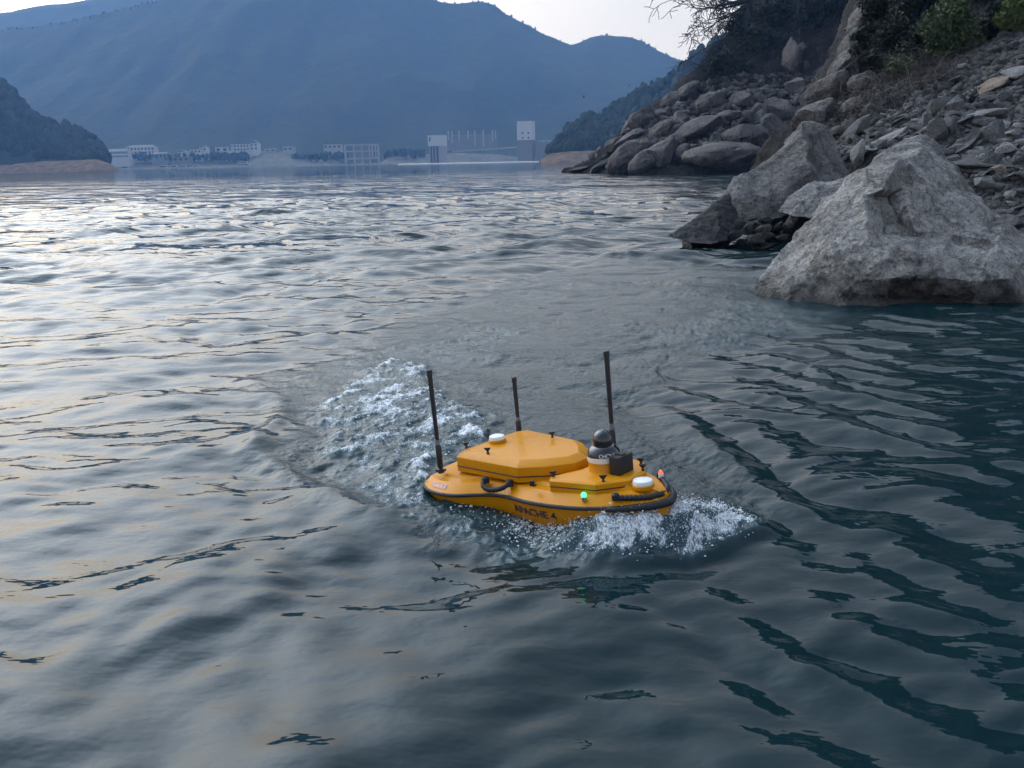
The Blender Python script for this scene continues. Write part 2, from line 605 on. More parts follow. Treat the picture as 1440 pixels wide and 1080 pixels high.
def bank_mat(name, c1, c2, scale=0.12):
    t = NT(name)
    o = t.pos()
    f = t.noise(o, scale, 6, 0.65)
    g = t.noise(t.pos((1, 1, 6)), scale * 4, 4, 0.6)
    h = t.math('ADD', t.math('MULTIPLY', f, 0.6), t.math('MULTIPLY', g, 0.4))
    return t.p(color=t.ramp(h, [(0.38, c1), (0.6, c2)]), rough=0.95, spec=0.1, normal=t.bump(h, 0.8, 2.0))

m_bankg = bank_mat('pale_bank', (0.07, 0.075, 0.07), (0.17, 0.17, 0.16))
m_brown = bank_mat('brown_bank', (0.07, 0.05, 0.033), (0.20, 0.145, 0.10), 0.2)
shore('town_shore', [(140, 237.6, 226, 900, 960), (230, 236, 228, 900, 950), (300, 235, 228, 900, 945), (345, 234.5, 228, 900, 940), (352, 234.4, 219, 900, 965),
                     (372, 234, 211, 900, 975), (415, 233.2, 214, 900, 970), (440, 233, 224, 900, 955), (470, 232.4, 225, 900, 945), (485, 232, 231, 900, 940), (535, 231.4, 229, 900, 940),
                     (545, 231.2, 222, 900, 945), (600, 230, 217, 900, 955), (640, 229.6, 215, 900, 960), (700, 228.6, 217, 900, 950), (735, 228, 222, 900, 935), (790, 227, 222, 900, 930)],
      m_bankg, 3, 1.6)
shore('spur_shore', [(760, 226.6, 225, 408, 424), (775, 226.5, 216, 408, 426), (800, 226, 213, 408, 428), (840, 225.4, 212, 408, 430), (1000, 223, 208, 408, 430)], m_brown, 5, 1.0)
shore('headland_shore', [(-300, 250, 236, 545, 566), (0, 243, 232, 545, 566), (60, 242, 227, 545, 566), (135, 239.6, 224, 545, 566), (152, 239, 229, 545, 562), (168, 238.4, 238, 545, 556)], m_brown, 7, 1.0)

# ------------------------------------------------------------------ right bank: near scree bank and the rocky point behind it
def sheet(name, cols, mat, seed, ncol, nrow, amp, nsc, roughrow=None):
    """cols: px, waterline py, [(py, extra depth) ...] ; a continuous slope of ground"""
    K = 40
    ctrl = []
    for px, wl, pts in cols:
        d0 = gdepth(px, wl)
        a = at(px, wl + 14, d0 - 1.2); a[2] = -0.9
        b = at(px, wl, d0)
        P = [a, b]
        for py, dd in pts:
            P.append(at(px, py, d0 + dd))
        last = P[-1]
        P.append(last + np.array([0.15 * dd + 2, 0.5 * dd + 6, 0.0]))
        P.append(last + np.array([0.3 * dd + 4, dd + 14, -0.6 * max(1, last[2])]))
        P = np.array(P)
        s = np.concatenate([[0], np.cumsum(np.linalg.norm(np.diff(P, axis=0), axis=1))])
        t = np.linspace(0, 1, K) ** 1.25 * s[-1]
        ctrl.append(np.stack([np.interp(t, s, P[:, k]) for k in range(3)], 1))
    ctrl = np.array(ctrl)                                   # (ncols, K, 3)
    cx = np.array([c[0] for c in cols], float)
    q = np.concatenate([np.linspace(cx[0], 1462, ncol - 50), np.linspace(1468, cx[-1], 50)])
    rows = np.linspace(0, K - 1, nrow)
    G = np.zeros((nrow, ncol, 3))
    tmp = np.zeros((K, ncol, 3))
    for k in range(K):
        for c in range(3):
            tmp[k, :, c] = 0.5 * np.interp(q, cx, ctrl[:, k, c]) + 0.5 * catmull(cx, ctrl[:, k, c], q)
    for j in range(ncol):
        for c in range(3):
            G[:, j, c] = np.interp(rows, np.arange(K), tmp[:, j, c])
    # relief along the normal
    du = np.gradient(G, axis=1); dv = np.gradient(G, axis=0)
    N = np.cross(du, dv); N /= np.linalg.norm(N, axis=2, keepdims=True) + 1e-9
    N[N[..., 2] < 0] *= -1
    x, y, z = G[..., 0] / nsc, G[..., 1] / nsc, G[..., 2] / nsc
    h = fbm(x, y, z, 7, seed, 0.64) + 0.5 * (0.5 - np.abs(fbm(x * 1.7, y * 1.7, z * 1.7, 4, seed + 3)))
    G += N * (amp * h)[..., None]
    idx = np.arange(nrow * ncol).reshape(nrow, ncol)
    F = np.stack([idx[:-1, :-1], idx[:-1, 1:], idx[1:, 1:], idx[1:, :-1]], -1).reshape(-1, 4)
    o = link(name, new_mesh(name, G.reshape(-1, 3), F, smooth=True), mat)
    tag(o, kind='structure')
    return o, BVHTree.FromPolygons([tuple(v) for v in G.reshape(-1, 3).tolist()], [tuple(f) for f in F.tolist()])

def soil_mat(name, c1, c2, c3, scale):
    t = NT(name)
    o = t.pos()
    a = t.noise(o, 0.35 * scale, 5, 0.6)
    b = t.noise(o, 4.0 * scale, 6, 0.7)
    st = t.noise(t.pos((1, 1, 0.35), (0.3, 0.4, 0)), 9.0 * scale, 5, 0.7)
    f = t.math('ADD', t.math('MULTIPLY', a, 0.45), t.math('MULTIPLY', b, 0.55))
    c = t.ramp(f, [(0.34, c1), (0.5, c2), (0.68, c3)])
    h = t.math('ADD', b, t.math('MULTIPLY', st, 0.7))
    return t.p(color=c, rough=0.95, spec=0.15, normal=t.bump(h, 0.9, 0.16 / scale))

m_bank = soil_mat('bank_soil', (0.014, 0.013, 0.0125), (0.036, 0.034, 0.032), (0.085, 0.081, 0.076), 1.0)
m_point = soil_mat('point_soil', (0.012, 0.010, 0.009), (0.028, 0.023, 0.020), (0.06, 0.052, 0.045), 0.35)

point_cols = [
    (795, 243, [(243.4, .5)]),
    (812, 243.5, [(239, 2), (236, 4)]),
    (835, 244, [(231, 3), (222, 6)]),
    (865, 244.5, [(215, 4), (198, 8)]),
    (900, 245, [(205, 5), (164, 11)]),
    (950, 245, [(195, 6), (150, 12), (124, 18)]),
    (1000, 244.5, [(200, 5), (150, 11), (112, 17), (74, 24)]),
    (1030, 244, [(200, 4), (150, 10), (105, 15), (62, 20), (38, 25)]),
    (1060, 243, [(200, 4), (150, 9), (105, 14), (60, 19), (5, 26), (-30, 30)]),
    (1100, 242, [(200, 4), (150, 8), (120, 11), (60, 15), (0, 22), (-120, 32)]),
    (1180, 242, [(180, 5), (120, 9), (60, 14), (0, 20), (-150, 36), (-240, 44)]),
    (1260, 242, [(180, 5), (120, 8), (0, 18), (-180, 36), (-320, 46)]),
    (1400, 242, [(120, 8), (0, 16), (-220, 34), (-400, 46)]),
    (1700, 242, [(120, 8), (0, 14), (-400, 32), (-800, 44)]),
    (2400, 242, [(120, 6), (0, 12), (-500, 26), (-900, 36)])]
point, bvh_point = sheet('rocky_point', point_cols, m_point, 41, 420, 170, 0.85, 6.0)
bank_cols = [
    (1000, 322, [(330, .5)]),
    (1040, 328, [(318, .8), (300, 2.2)]),
    (1090, 335, [(300, 1.5), (250, 4), (212, 6.5)]),
    (1130, 338, [(300, 1.5), (245, 4), (200, 7), (168, 9)]),
    (1165, 342, [(300, 1.4), (240, 3.8), (190, 6.8), (150, 9.5), (116, 12)]),
    (1200, 345, [(300, 1.3), (240, 3.5), (190, 6), (140, 9), (100, 12), (52, 15)]),
    (1240, 350, [(300, 1.3), (240, 3.3), (190, 5.5), (140, 8), (90, 12.5), (50, 14.5), (-5, 16)]),
    (1300, 355, [(300, 1.3), (240, 3), (190, 5), (140, 7.5), (95, 10.5), (40, 13.5), (0, 14.5), (-130, 17), (-260, 20)]),
    (1380, 355, [(300, 1.2), (240, 2.6), (180, 4.8), (120, 7.5), (70, 10), (0, 13), (-170, 16), (-340, 19)]),
    (1440, 352, [(300, 1), (240, 2.2), (180, 4), (110, 6.5), (50, 9), (0, 11), (-230, 15), (-440, 18)]),
    (1600, 352, [(300, 1), (200, 3), (100, 6), (0, 8), (-300, 12), (-600, 15)]),
    (2100, 352, [(300, 1), (200, 2), (0, 5), (-400, 9), (-1100, 12)])]
bank, bvh_bank = sheet('scree_bank', bank_cols, m_bank, 43, 380, 280, 0.40, 2.6)

CAMP = Vector((0, 0, CAM_H))
def hit(bvh, px, py):
    loc, nrm, i, d = bvh.ray_cast(CAMP, Vector(ray(px, py)).normalized())
    return (loc, nrm if nrm is None or nrm.z > 0 else -nrm)

# ------------------------------------------------------------------ water
def build_water():
    def geo(a, b, q):
        n = int(math.log(b / a) / math.log(q))
        return list(a * (b / a) ** (np.arange(n) / n))
    rr = [0.004, 0.12, 0.3] + geo(0.5, 2.5, 1.008) + geo(2.5, 5.6, 1.0031) + geo(5.6, 40, 1.0058) + geo(40, 140, 1.012) + geo(140, 2100, 1.06) + [2100.0]
    rr = np.array(rr)
    az = [np.arange(-46, -21, 0.16), np.arange(-21, 20, 0.094), np.arange(20, 46, 0.16), np.arange(46, 314, 4.0)]
    az = np.radians(np.concatenate(az))
    nr, na = len(rr), len(az)
    RR, AA = np.meshgrid(rr, az, indexing='ij')
    X, Y = RR * np.sin(AA), RR * np.cos(AA)
    dr = np.gradient(rr)[:, None]
    da = np.gradient(az); da[-1] = R(4); da = np.abs(da)[None, :]
    sp = np.maximum(dr * 0.8, RR * da * 0.8)
    Z = np.zeros_like(X)
    # gentle warp so the crests are not ruled lines
    wx = X + 0.22 * pnoise(X * 0.9, Y * 0.9, seed=2) + 0.5 * pnoise(X * 0.25, Y * 0.25, seed=3)
    wy = Y + 0.22 * pnoise(X * 0.9 + 7, Y * 0.9, seed=4) + 0.5 * pnoise(X * 0.25 + 5, Y * 0.25, seed=5)
    near = RR < 150
    nX, nY, nwx, nwy, nsp = X[near], Y[near], wx[near], wy[near], sp[near]
    GRP = [pnoise(nX * f + 3.7 * i, nY * f, seed=100 + i) for i, f in enumerate((0.12, 0.25, 0.3, 0.55, 0.6, 0.9))]
    rg = np.random.default_rng(3)
    def system(n, l0, l1, ang, spread, slope, mask, px_=1.0):
        nonlocal Z
        for i in range(n):
            lam = l0 * (l1 / l0) ** ((i + rg.random()) / n)
            th = ang + rg.normal() * spread
            k = 2 * math.pi / lam
            kx, ky = k * math.cos(th), k * math.sin(th)
            a = slope / k * math.sqrt(2 / n)
            ph = rg.random() * 6.283
            wgt = sstep(2.2, 5.0, lam / nsp) * mask
            f_ = int(np.clip(np.interp(math.log(lam), [-1.6, 1.4], [5, 0]) + rg.normal() * 0.7, 0, 5))
            grp = 0.65 + 0.9 * GRP[f_] * (1 if rg.random() < .5 else -1)
            Z[near] += a * wgt * grp * np.cos(kx * nwx + ky * nwy + ph)
    px_l = (sstep(-0.3, 1.3, X - 0.25 * (Y - 3.0)) * sstep(9, 5.5, RR))[near]      # right of the boat
    system(22, 0.34, 1.5, math.atan2(0.97, -0.24), 0.46, 0.155, 1 - 0.55 * px_l)
    system(12, 0.30, 0.75, math.atan2(0.53, 0.85), 0.24, 0.16, px_l)
    system(20, 0.11, 0.40, math.atan2(0.97, -0.24), 0.7, 0.135, 1.0)
    system(22, 0.8, 3.0, math.atan2(0.97, -0.24), 0.5, 0.19, sstep(5, 16, RR)[near])
    system(8, 2.0, 5.5, math.atan2(0.9, -0.4), 0.5, 0.022, 1.0)
    # ---- the boat's wake, laid out in plan
    def poly(pts):
        return np.array([ground(*p)[:2] for p in pts])
    sel = (RR < 14) & (RR > 1.5) & (np.abs(AA) < R(48))
    xs, ys = X[sel], Y[sel]
    P2 = np.stack([xs, ys], 1)
    def segdist(pl):
        d = np.full(len(P2), 1e9); tt = np.zeros(len(P2))
        L = np.concatenate([[0], np.cumsum(np.linalg.norm(np.diff(pl, axis=0), axis=1))])
        for i in range(len(pl) - 1):
            a, b = pl[i], pl[i + 1]
            ab = b - a
            t = np.clip(((P2 - a) @ ab) / (ab @ ab), 0, 1)
            dd = np.linalg.norm(P2 - (a + t[:, None] * ab), axis=1)
            m = dd < d
            d[m] = dd[m]; tt[m] = (L[i] + t[m] * (L[i+1] - L[i])) / L[-1]
        return d, tt
    def inside(pl):
        c = np.zeros(len(P2), bool)
        n = len(pl)
        for i in range(n):
            a, b = pl[i], pl[(i + 1) % n]
            cond = ((a[1] > ys) != (b[1] > ys))
            xi = (b[0] - a[0]) * (ys - a[1]) / (b[1] - a[1] + 1e-12) + a[0]
            c ^= cond & (xs < np.where(cond, xi, 0))
        return c
    def area(pts, soft, wob, seed):
        pl = poly(pts)
        d, _ = segdist(np.vstack([pl, pl[:1]]))
        s = np.where(inside(pl), d, -d)
        s = s + wob * fbm(xs * 3.2, ys * 3.2, None, 3, seed)
        return sstep(-soft, soft, s)
    churn = area([(352, 540), (410, 522), (470, 503), (525, 470), (620, 432), (720, 392), (880, 362), (1040, 372), (1130, 405), (1190, 450),
                  (1080, 478), (980, 505), (915, 560), (945, 600), (1000, 645), (1060, 695), (1072, 725), (1000, 752), (850, 780),
                  (720, 775), (600, 745), (500, 705), (440, 682), (372, 652), (402, 612), (392, 572)], 0.22, 0.24, 61)
    foam_s = area([(440, 585), (480, 545), (545, 510), (590, 515), (620, 560), (670, 585), (690, 612), (640, 640), (602, 690), (560, 668), (505, 635), (460, 615)], 0.10, 0.16, 62)
    foam_l = area([(452, 665), (520, 640), (600, 690), (640, 720), (700, 750), (760, 775), (690, 772), (600, 745), (520, 715)], 0.06, 0.12, 63) * 0.55
    hdg = R(-46.0)
    def bp(u, v):                      # boat plan to world plan
        return (0.2216 + u * math.cos(hdg) - v * math.sin(hdg), 3.508 + u * math.sin(hdg) + v * math.cos(hdg))
    bowl = np.array([bp(-0.30, -0.34), bp(-0.10, -0.30), bp(0.10, -0.285), bp(0.30, -0.255), bp(0.44, -0.20), bp(0.55, -0.11), bp(0.62, 0.0), bp(0.66, 0.13), bp(0.69, 0.27), bp(0.705, 0.44), bp(0.71, 0.58)])
    db, tb = segdist(bowl)
    db0 = db.copy()
    db = db + 0.035 * fbm(xs * 7, ys * 7, None, 3, 64)
    bow = sstep(0.20, 0.06, db) * (0.25 + 0.75 * sstep(0.08, 0.34, tb)) * sstep(1.0, 0.85, tb)
    trail = area([(470, 510), (540, 495), (640, 470), (760, 455), (720, 500), (600, 520), (520, 545)], 0.12, 0.2, 66) * 0.30
    far_tr = area([(900, 470), (1060, 425), (1180, 440), (1120, 470), (1000, 500)], 0.15, 0.2, 67) * 0.28
    foam = np.clip(np.maximum.reduce([foam_s * (0.68 + 0.35 * sstep(-0.4, 0.5, fbm(xs * 2.2, ys * 2.2, None, 2, 95))), foam_l, bow * 1.15, trail, far_tr]), 0, 1)
    ru, rv = xs * math.cos(0.9) - ys * math.sin(0.9), xs * math.sin(0.9) + ys * math.cos(0.9)
    strand = fbm(ru * 7.5, rv * 3.6, None, 4, 91, 0.62)
    foam = np.clip(foam * (0.25 + 1.0 * sstep(-0.28, 0.34, strand) + 0.3 * bow), 0, 1)
    dz = np.zeros(len(P2))
    def crest(pts, amp, w, side=0.0):
        d, t = segdist(poly(pts))
        return amp * np.exp(-(d / w) ** 2) * np.sin(np.pi * np.clip(t, 0.02, 0.98)) ** 0.5
    dz += crest([(352, 535), (388, 562), (396, 590), (350, 640), (392, 662), (470, 702), (560, 748)], 0.030, 0.085)
    dz -= crest([(430, 545), (470, 600), (430, 655), (520, 690)], 0.018, 0.12)
    dz += crest([(905, 560), (960, 600), (1060, 680), (1180, 770), (1400, 900)], 0.022, 0.10)
    dz -= crest([(935, 560), (1010, 600), (1130, 690), (1300, 800)], 0.018, 0.09)
    dz += crest([(700, 505), (850, 498), (1000, 478), (1150, 462)], 0.028, 0.13)
    dz -= crest([(640, 560), (760, 545), (880, 560), (930, 620)], 0.028, 0.16)
    dz += crest([(520, 500), (620, 455), (720, 415), (860, 385)], 0.022, 0.2)
    # bow wave rolls up along the near side, stern wash heaps behind
    dz += 0.135 * np.exp(-(np.maximum(0, db0 - 0.02) / 0.095) ** 2) * sstep(0.25, 0.46, tb) * sstep(1.0, 0.68, tb) * (1 + 0.35 * fbm(xs * 6, ys * 6, None, 2, 81))
    dz += 0.030 * np.exp(-((db0 - 0.17) / 0.05) ** 2) * sstep(0.3, 0.6, tb) * sstep(1.0, 0.9, tb)
    dz += 0.035 * foam_s
    # turbulence
    rid = lambda f, s: 1 - 2 * np.abs(fbm(xs * f, ys * f, None, 2, s))
    dz += churn * (0.012 * fbm(ru * 6.5, rv * 3.2, None, 3, 71) + 0.0055 * (1 - 2 * np.abs(fbm(ru * 15, rv * 7.5, None, 2, 76))) + 0.0022 * fbm(xs * 30, ys * 30, None, 2, 72)) * (0.45 + 0.9 * sstep(-0.3, 0.5, fbm(xs * 1.4, ys * 1.4, None, 3, 77)))
    dz += foam * (0.020 * rid(7.5, 73) + 0.013 * fbm(xs * 19, ys * 19, None, 2, 74) + 0.010 * fbm(xs * 40, ys * 40, None, 1, 75))
    calm = 1 - 0.55 * churn
    Z[sel] = Z[sel] * calm + dz
    ch = np.zeros_like(X); fo = np.zeros_like(X)
    ch[sel] = churn; fo[sel] = foam
    V = np.stack([X, Y, Z], -1).reshape(-1, 3)
    idx = np.arange(nr * na).reshape(nr, na)
    nxt = np.roll(idx, -1, axis=1)
    F = np.stack([idx[:-1], idx[1:], nxt[1:], nxt[:-1]], -1).reshape(-1, 4)
    me = new_mesh('water', V, F[:, ::-1].copy(), smooth=True)
    at_ = me.attributes.new('wake', 'FLOAT_COLOR', 'POINT')
    c = np.zeros((len(V), 4), np.float32)
    c[:, 0] = ch.ravel(); c[:, 1] = fo.ravel()
    c[:, 2] = (sstep(4, 22, RR) * (1 - 0.72 * sstep(60, 170, RR))).ravel(); c[:, 3] = 1
    at_.data.foreach_set('color', c.ravel())
    foam_pts = (xs, ys, Z[sel], foam, bow, foam_s)
    return me, foam_pts

def water_mat():
    t = NT('lake_water')
    att = t.n('ShaderNodeAttribute', attribute_name='wake')
    sep = t.n('ShaderNodeSeparateColor')
    t.set(sep.inputs[0], att.outputs['Color'])
    churn, foam, far = sep.outputs[0], sep.outputs[1], sep.outputs[2]
    p = t.pos((1, 1, 0))
    prot = t.pos((0.55, 1, 0), (0, 0, 0.24))
    n1 = t.noise(prot, 7.0, 3, 0.5)                 # ripples
    n2 = t.noise(p, 34.0, 3, 0.6)                   # fine crinkle in the churned water
    f1 = t.noise(prot, 1.6, 3, 0.55, 0.3)           # far chop
    f2 = t.noise(prot, 0.42, 3, 0.55, 0.4)
    f3 = t.noise(prot, 0.09, 2, 0.5, 0.3)
    h = t.math('MULTIPLY', n1, 0.011)
    h = t.math('ADD', h, t.math('MULTIPLY', t.math('MULTIPLY', n2, churn), 0.007))
    fs = t.math('ADD', t.math('MULTIPLY', f1, 0.09), t.math('MULTIPLY', f2, 0.5))
    fs = t.math('ADD', fs, t.math('MULTIPLY', f3, 1.3))
    h = t.math('ADD', h, t.math('MULTIPLY', fs, far))
    nrm = t.bump(h, 1.0, 1.0)
    # foam: bubbly white threads
    b1 = t.noise(p, 24.0, 8, 0.80)
    b2 = t.voro(p, 150.0)
    bb = t.math('ADD', b1, t.math('MULTIPLY', t.math('SUBTRACT', 0.5, b2.outputs['Distance']), 0.35))
    thr = t.math('SUBTRACT', 0.84, t.math('MULTIPLY', foam, 0.50))
    fm = t.math('MULTIPLY', t.math('SUBTRACT', bb, thr), 4.0, clamp=True)
    fm = t.math('MULTIPLY', fm, t.math('MULTIPLY', foam, 3.0, clamp=True))
    body = t.mix(churn, (0.004, 0.0185, 0.023, 1), (0.008, 0.026, 0.031, 1))
    body = t.mix(t.math('MULTIPLY', foam, 0.8, clamp=True), body, (0.07, 0.13, 0.15, 1))
    col = t.mix(fm, body, (0.80, 0.83, 0.86, 1))
    rough = t.math('ADD', 0.035, t.math('ADD', t.math('MULTIPLY', churn, 0.05), t.math('MULTIPLY', fm, 0.35)))
    return t.p(color=col, rough=rough, ior=1.333, normal=nrm)

water_me, FOAM = build_water()
water = link('water', water_me, water_mat())
tag(water, kind='structure')

# ================================================================== THE SURVEY BOAT (u forward = x, port = +y, up = z)
boat = empty('survey_boat', (0.2216, 3.508, -1.512 + CAM_H), (R(-0.53), R(-6.6), R(-45.0)))
boat.scale = (1.03, 1.03, 1.03)
tag(boat, 'small yellow unmanned survey boat with three black whip antennas speeding across the lake', 'boat')

def paint(name, c, rough=0.28):
    t = NT(name)
    o = t.coord('Object')
    f = t.noise(o, 4.0, 5, 0.6)
    g = t.noise(o, 90.0, 2, 0.5)
    col = t.mix(f, (c[0] * 0.86, c[1] * 0.80, c[2] * 0.8, 1), (c[0], c[1], c[2], 1))
    sm = t.ramp(t.noise(t.coord('Object', (1, 1, 3)), 22, 6, 0.75), [(0.58, 0.0), (0.74, 0.35)])
    col = t.mix(sm, col, (c[0] * 0.62, c[1] * 0.58, c[2] * 1.5 + 0.01, 1))
    rr = t.ramp(f, [(0.3, rough * 0.7), (0.7, rough * 1.5)])
    return t.p(color=col, rough=rr, coat=0.04, coatr=0.15, spec=0.18, normal=t.bump(g, 0.04, 0.002))

m_yel = paint('yellow_gelcoat', (0.64, 0.262, 0.003))
m_blk = plain('black_rubber', (0.012, 0.012, 0.014), 0.55, scale=60)
m_blkg = plain('black_gloss', (0.008, 0.008, 0.010), 0.08, scale=20, coat=0.6)
m_rod = plain('antenna_black', (0.018, 0.018, 0.02), 0.38, scale=50)
m_greyc = plain('grey_sleeve', (0.18, 0.18, 0.19), 0.4)
m_wht = plain('white_plastic', (0.80, 0.81, 0.82), 0.35, var=0.05)
m_ink = plain('navy_lettering', (0.012, 0.010, 0.06), 0.5)
m_wtxt = plain('white_lettering', (0.7, 0.7, 0.72), 0.5)
m_steel = plain('steel', (0.5, 0.5, 0.5), 0.3, 1.0)

RU = [-0.61, -0.54, -0.45, -0.34, -0.24, -0.15, -0.05, 0.05, 0.15, 0.25, 0.34, 0.42, 0.49, 0.55, 0.595, 0.618]
RB = [0.345, 0.375, 0.385, 0.370, 0.320, 0.283, 0.280, 0.290, 0.288, 0.272, 0.248, 0.210, 0.163, 0.110, 0.056, 0.0]
RW = [-0.030, -0.032, -0.032, -0.028, -0.022, -0.018, -0.013, -0.010, -0.006, -0.003, 0.0, 0.003, 0.005, 0.007, 0.008, 0.008]
US = list(np.linspace(-0.61, 0.49, 45)) + [0.51, 0.53, 0.55, 0.567, 0.582, 0.595, 0.605, 0.612, 0.6165, 0.618]
_rb = catmull(RU, RB, US); _rb[-1] = 0.0
_rw = np.interp(US, RU, RW)
hb = lambda u: float(np.interp(u, US, _rb))
hw_ = lambda u: float(np.interp(u, US, _rw))

def loft(sections, name, mat, close_ends=True, smooth=True):
    n = len(sections[0])
    V = np.array(sections).reshape(-1, 3)
    F = []
    for i in range(len(sections) - 1):
        for k in range(n - 1):
            a = i * n + k
            F.append((a, a + 1, a + 1 + n, a + n))
    if close_ends:
        F.append(tuple(range(n)))
    b = MB()
    b.add(V, F)
    o = b.build(name, mat, boat, smooth=smooth)
    return o

# lower hull, starboard rail round the keel to the port rail
def hull_sec(u):
    b, w = hb(u), hw_(u)
    rise = max(0.0, (u - 0.25) / 0.37) ** 2          # forefoot sweeps up
    ch, ke = -0.165 + 0.10 * rise, -0.235 + 0.19 * rise
    bb = max(b, 0.002)
    half = [(bb - 0.004, w), (bb * 0.95, w - 0.045), (bb * 0.86, (w + ch) / 2 - 0.02), (bb * 0.74, ch), (bb * 0.40, (ch + ke) / 2 - 0.008), (0.0, ke)]
    return [(u, -y, z) for y, z in half] + [(u, y, z) for y, z in reversed(half[:-1])]
hull = loft([hull_sec(u) for u in US], 'hull', m_yel)

# deck: flared coaming from the rail, then a flat deck
def deck_sec(u):
    b, w = hb(u), hw_(u)
    k = min(1.0, b / 0.16)
    stern = sstep(-0.40, -0.61, u)
    bul = 0.044 * k - 0.010 * stern
    half = [(b, w + 0.006), (b - 0.006 * k, w + 0.010), (b - 0.052 * k, w + bul), (b - 0.056 * k, w + bul + 0.002), (b - 0.10 * k, w + bul + 0.006), (b - 0.112 * k, w + bul + 0.018), (b * 0.35, w + bul + 0.026), (0, w + bul + 0.028)]
    half = [(max(0, y), z) for y, z in half]
    return [(u, -y, z) for y, z in half] + [(u, y, z) for y, z in reversed(half[:-1])]
deck = loft([deck_sec(u) for u in US], 'deck', m_yel)
deck.data.set_sharp_from_angle(angle=R(20))

# rub rail with a fatter bumper round the bow
pts = [(u, -hb(u) - 0.002, hw_(u)) for u in US] + [(u, hb(u) + 0.002, hw_(u)) for u in reversed(US[:-1])]
MB().tube([(-0.612, 0, -0.03)] + pts + [(-0.612, 0, -0.03)], 0.0095, 8, caps=False).build('rub_rail', m_blk, boat, smooth=True)
bp = [(u + 0.006, -hb(u) - 0.004, hw_(u) - 0.004) for u in US if u > 0.44] + [(u + 0.006, hb(u) + 0.004, hw_(u) - 0.004) for u in reversed(US[:-1]) if u > 0.44]
nb = len(bp)
MB().tube(bp, [0.010 + 0.009 * math.sin(math.pi * i / (nb - 1)) ** 0.5 for i in range(nb)], 10).build('bow_bumper', m_blk, boat, smooth=True)

def hatch(name, plan, z0, z1, z2, inset, shrink):
    c = np.mean(np.array(plan), axis=0)
    def ring(k, z, d=0.0):
        out = []
        for x, y in plan:
            v = np.array([x, y]) - c
            v = v * (1 - d / np.linalg.norm(v)) if d else v
            out.append((c[0] + v[0] * k, c[1] + v[1] * k, z))
        return out
    r = [ring(1.0, z0), ring(1.0, z1), ring(1, z2, inset)]
    n = len(plan)
    V = sum(r, [])
    F = [tuple(reversed(range(n)))]
    for i in range(len(r) - 1):
        for k in range(n):
            F.append((i*n + k, i*n + (k+1) % n, (i+1)*n + (k+1) % n, (i+1)*n + k))
    F.append(tuple(len(V) - n + k for k in range(n)))
    b = MB(); b.add(V, F)
    return b.build(name, m_yel, boat, bevel=0.0016)
P1 = [(-0.48, -0.20), (-0.44, -0.252), (-0.04, -0.232), (0.065, -0.155), (0.155, -0.045)]
main_hatch = hatch('main_hatch', P1 + [(x, -y) for x, y in reversed(P1)], 0.045, 0.116, 0.140, 0.050, 0)
P2 = [(0.185, -0.06), (0.135, -0.205), (0.165, -0.236), (0.375, -0.178), (0.465, -0.062)]
front_hatch = hatch('front_hatch', P2 + [(x, -y) for x, y in reversed(P2)], 0.040, 0.088, 0.095, 0.016, 0)
# recessed seams round both hatches
def seam(plan, z, r, parent, name='gasket'):
    pl = [(x, y, z) for x, y in plan]
    MB().tube(pl + pl[:2], r, 6, caps=False).build(name, m_blk, parent, smooth=True)
seam([(x * 1.0, y * 1.0) for x, y in P1 + [(x, -y) for x, y in reversed(P1)]], 0.0715, 0.003, main_hatch)
seam(P2 + [(x, -y) for x, y in reversed(P2)], 0.064, 0.0026, front_hatch)

# wing knobs holding the hatches
def knob(p, rz):
    b = MB()
    b.lathe([(0.0075, 0), (0.0075, 0.006), (0.005, 0.008), (0.005, 0.018)], 10, p)
    M = Matrix.Translation(p) @ Matrix.Rotation(rz, 4, 'Z')
    b.add([M @ Vector(q) for q in ((-.006, -.004, .014), (.006, -.004, .014), (.018, -.004, .030), (-.018, -.004, .030),
                                  (-.006, .004, .014), (.006, .004, .014), (.018, .004, .030), (-.018, .004, .030))],
          [(0, 1, 2, 3), (7, 6, 5, 4), (0, 4, 5, 1), (1, 5, 6, 2), (2, 6, 7, 3), (3, 7, 4, 0)])
    b.build('wing_knob', m_blk, boat)
for p, a in [((-0.275, -0.190, 0.140), 0.6), ((-0.462, -0.165, 0.135), 1.0), ((-0.16, 0.150, 0.147), 0.7), ((0.150, -0.195, 0.090), 0.9),
             ((0.385, -0.135, 0.092), 0.75), ((0.445, 0.070, 0.092), 0.9), ((0.385, 0.14, 0.092), 0.4), ((0.16, 0.19, 0.092), 0.4)]:
    knob(p, a)
bcl = MB().box((0.085, -0.262, 0.066), (0.030, 0.018, 0.010)).box((0.085, -0.266, 0.078), (0.016, 0.014, 0.018))
bcl.build('latch', m_blk, boat, bevel=0.002)

# positioning discs
def disc(p, r):
    o = MB().lathe([(r * 1.12, -0.012), (r * 1.12, 0.003), (r * 1.02, 0.007), (r * .6, 0.008)], 32, p).build('disc_antenna', m_yel, boat, smooth=True)
    MB().lathe([(r, 0.006), (r, 0.017), (r * 0.95, 0.023), (r * 0.7, 0.027), (r * 0.3, 0.029), (0.001, 0.0295)], 32, p).build('white_cap', m_wht, o, smooth=True)
disc((-0.385, -0.02, 0.150), 0.040)
disc((0.513, -0.028, 0.068), 0.043)

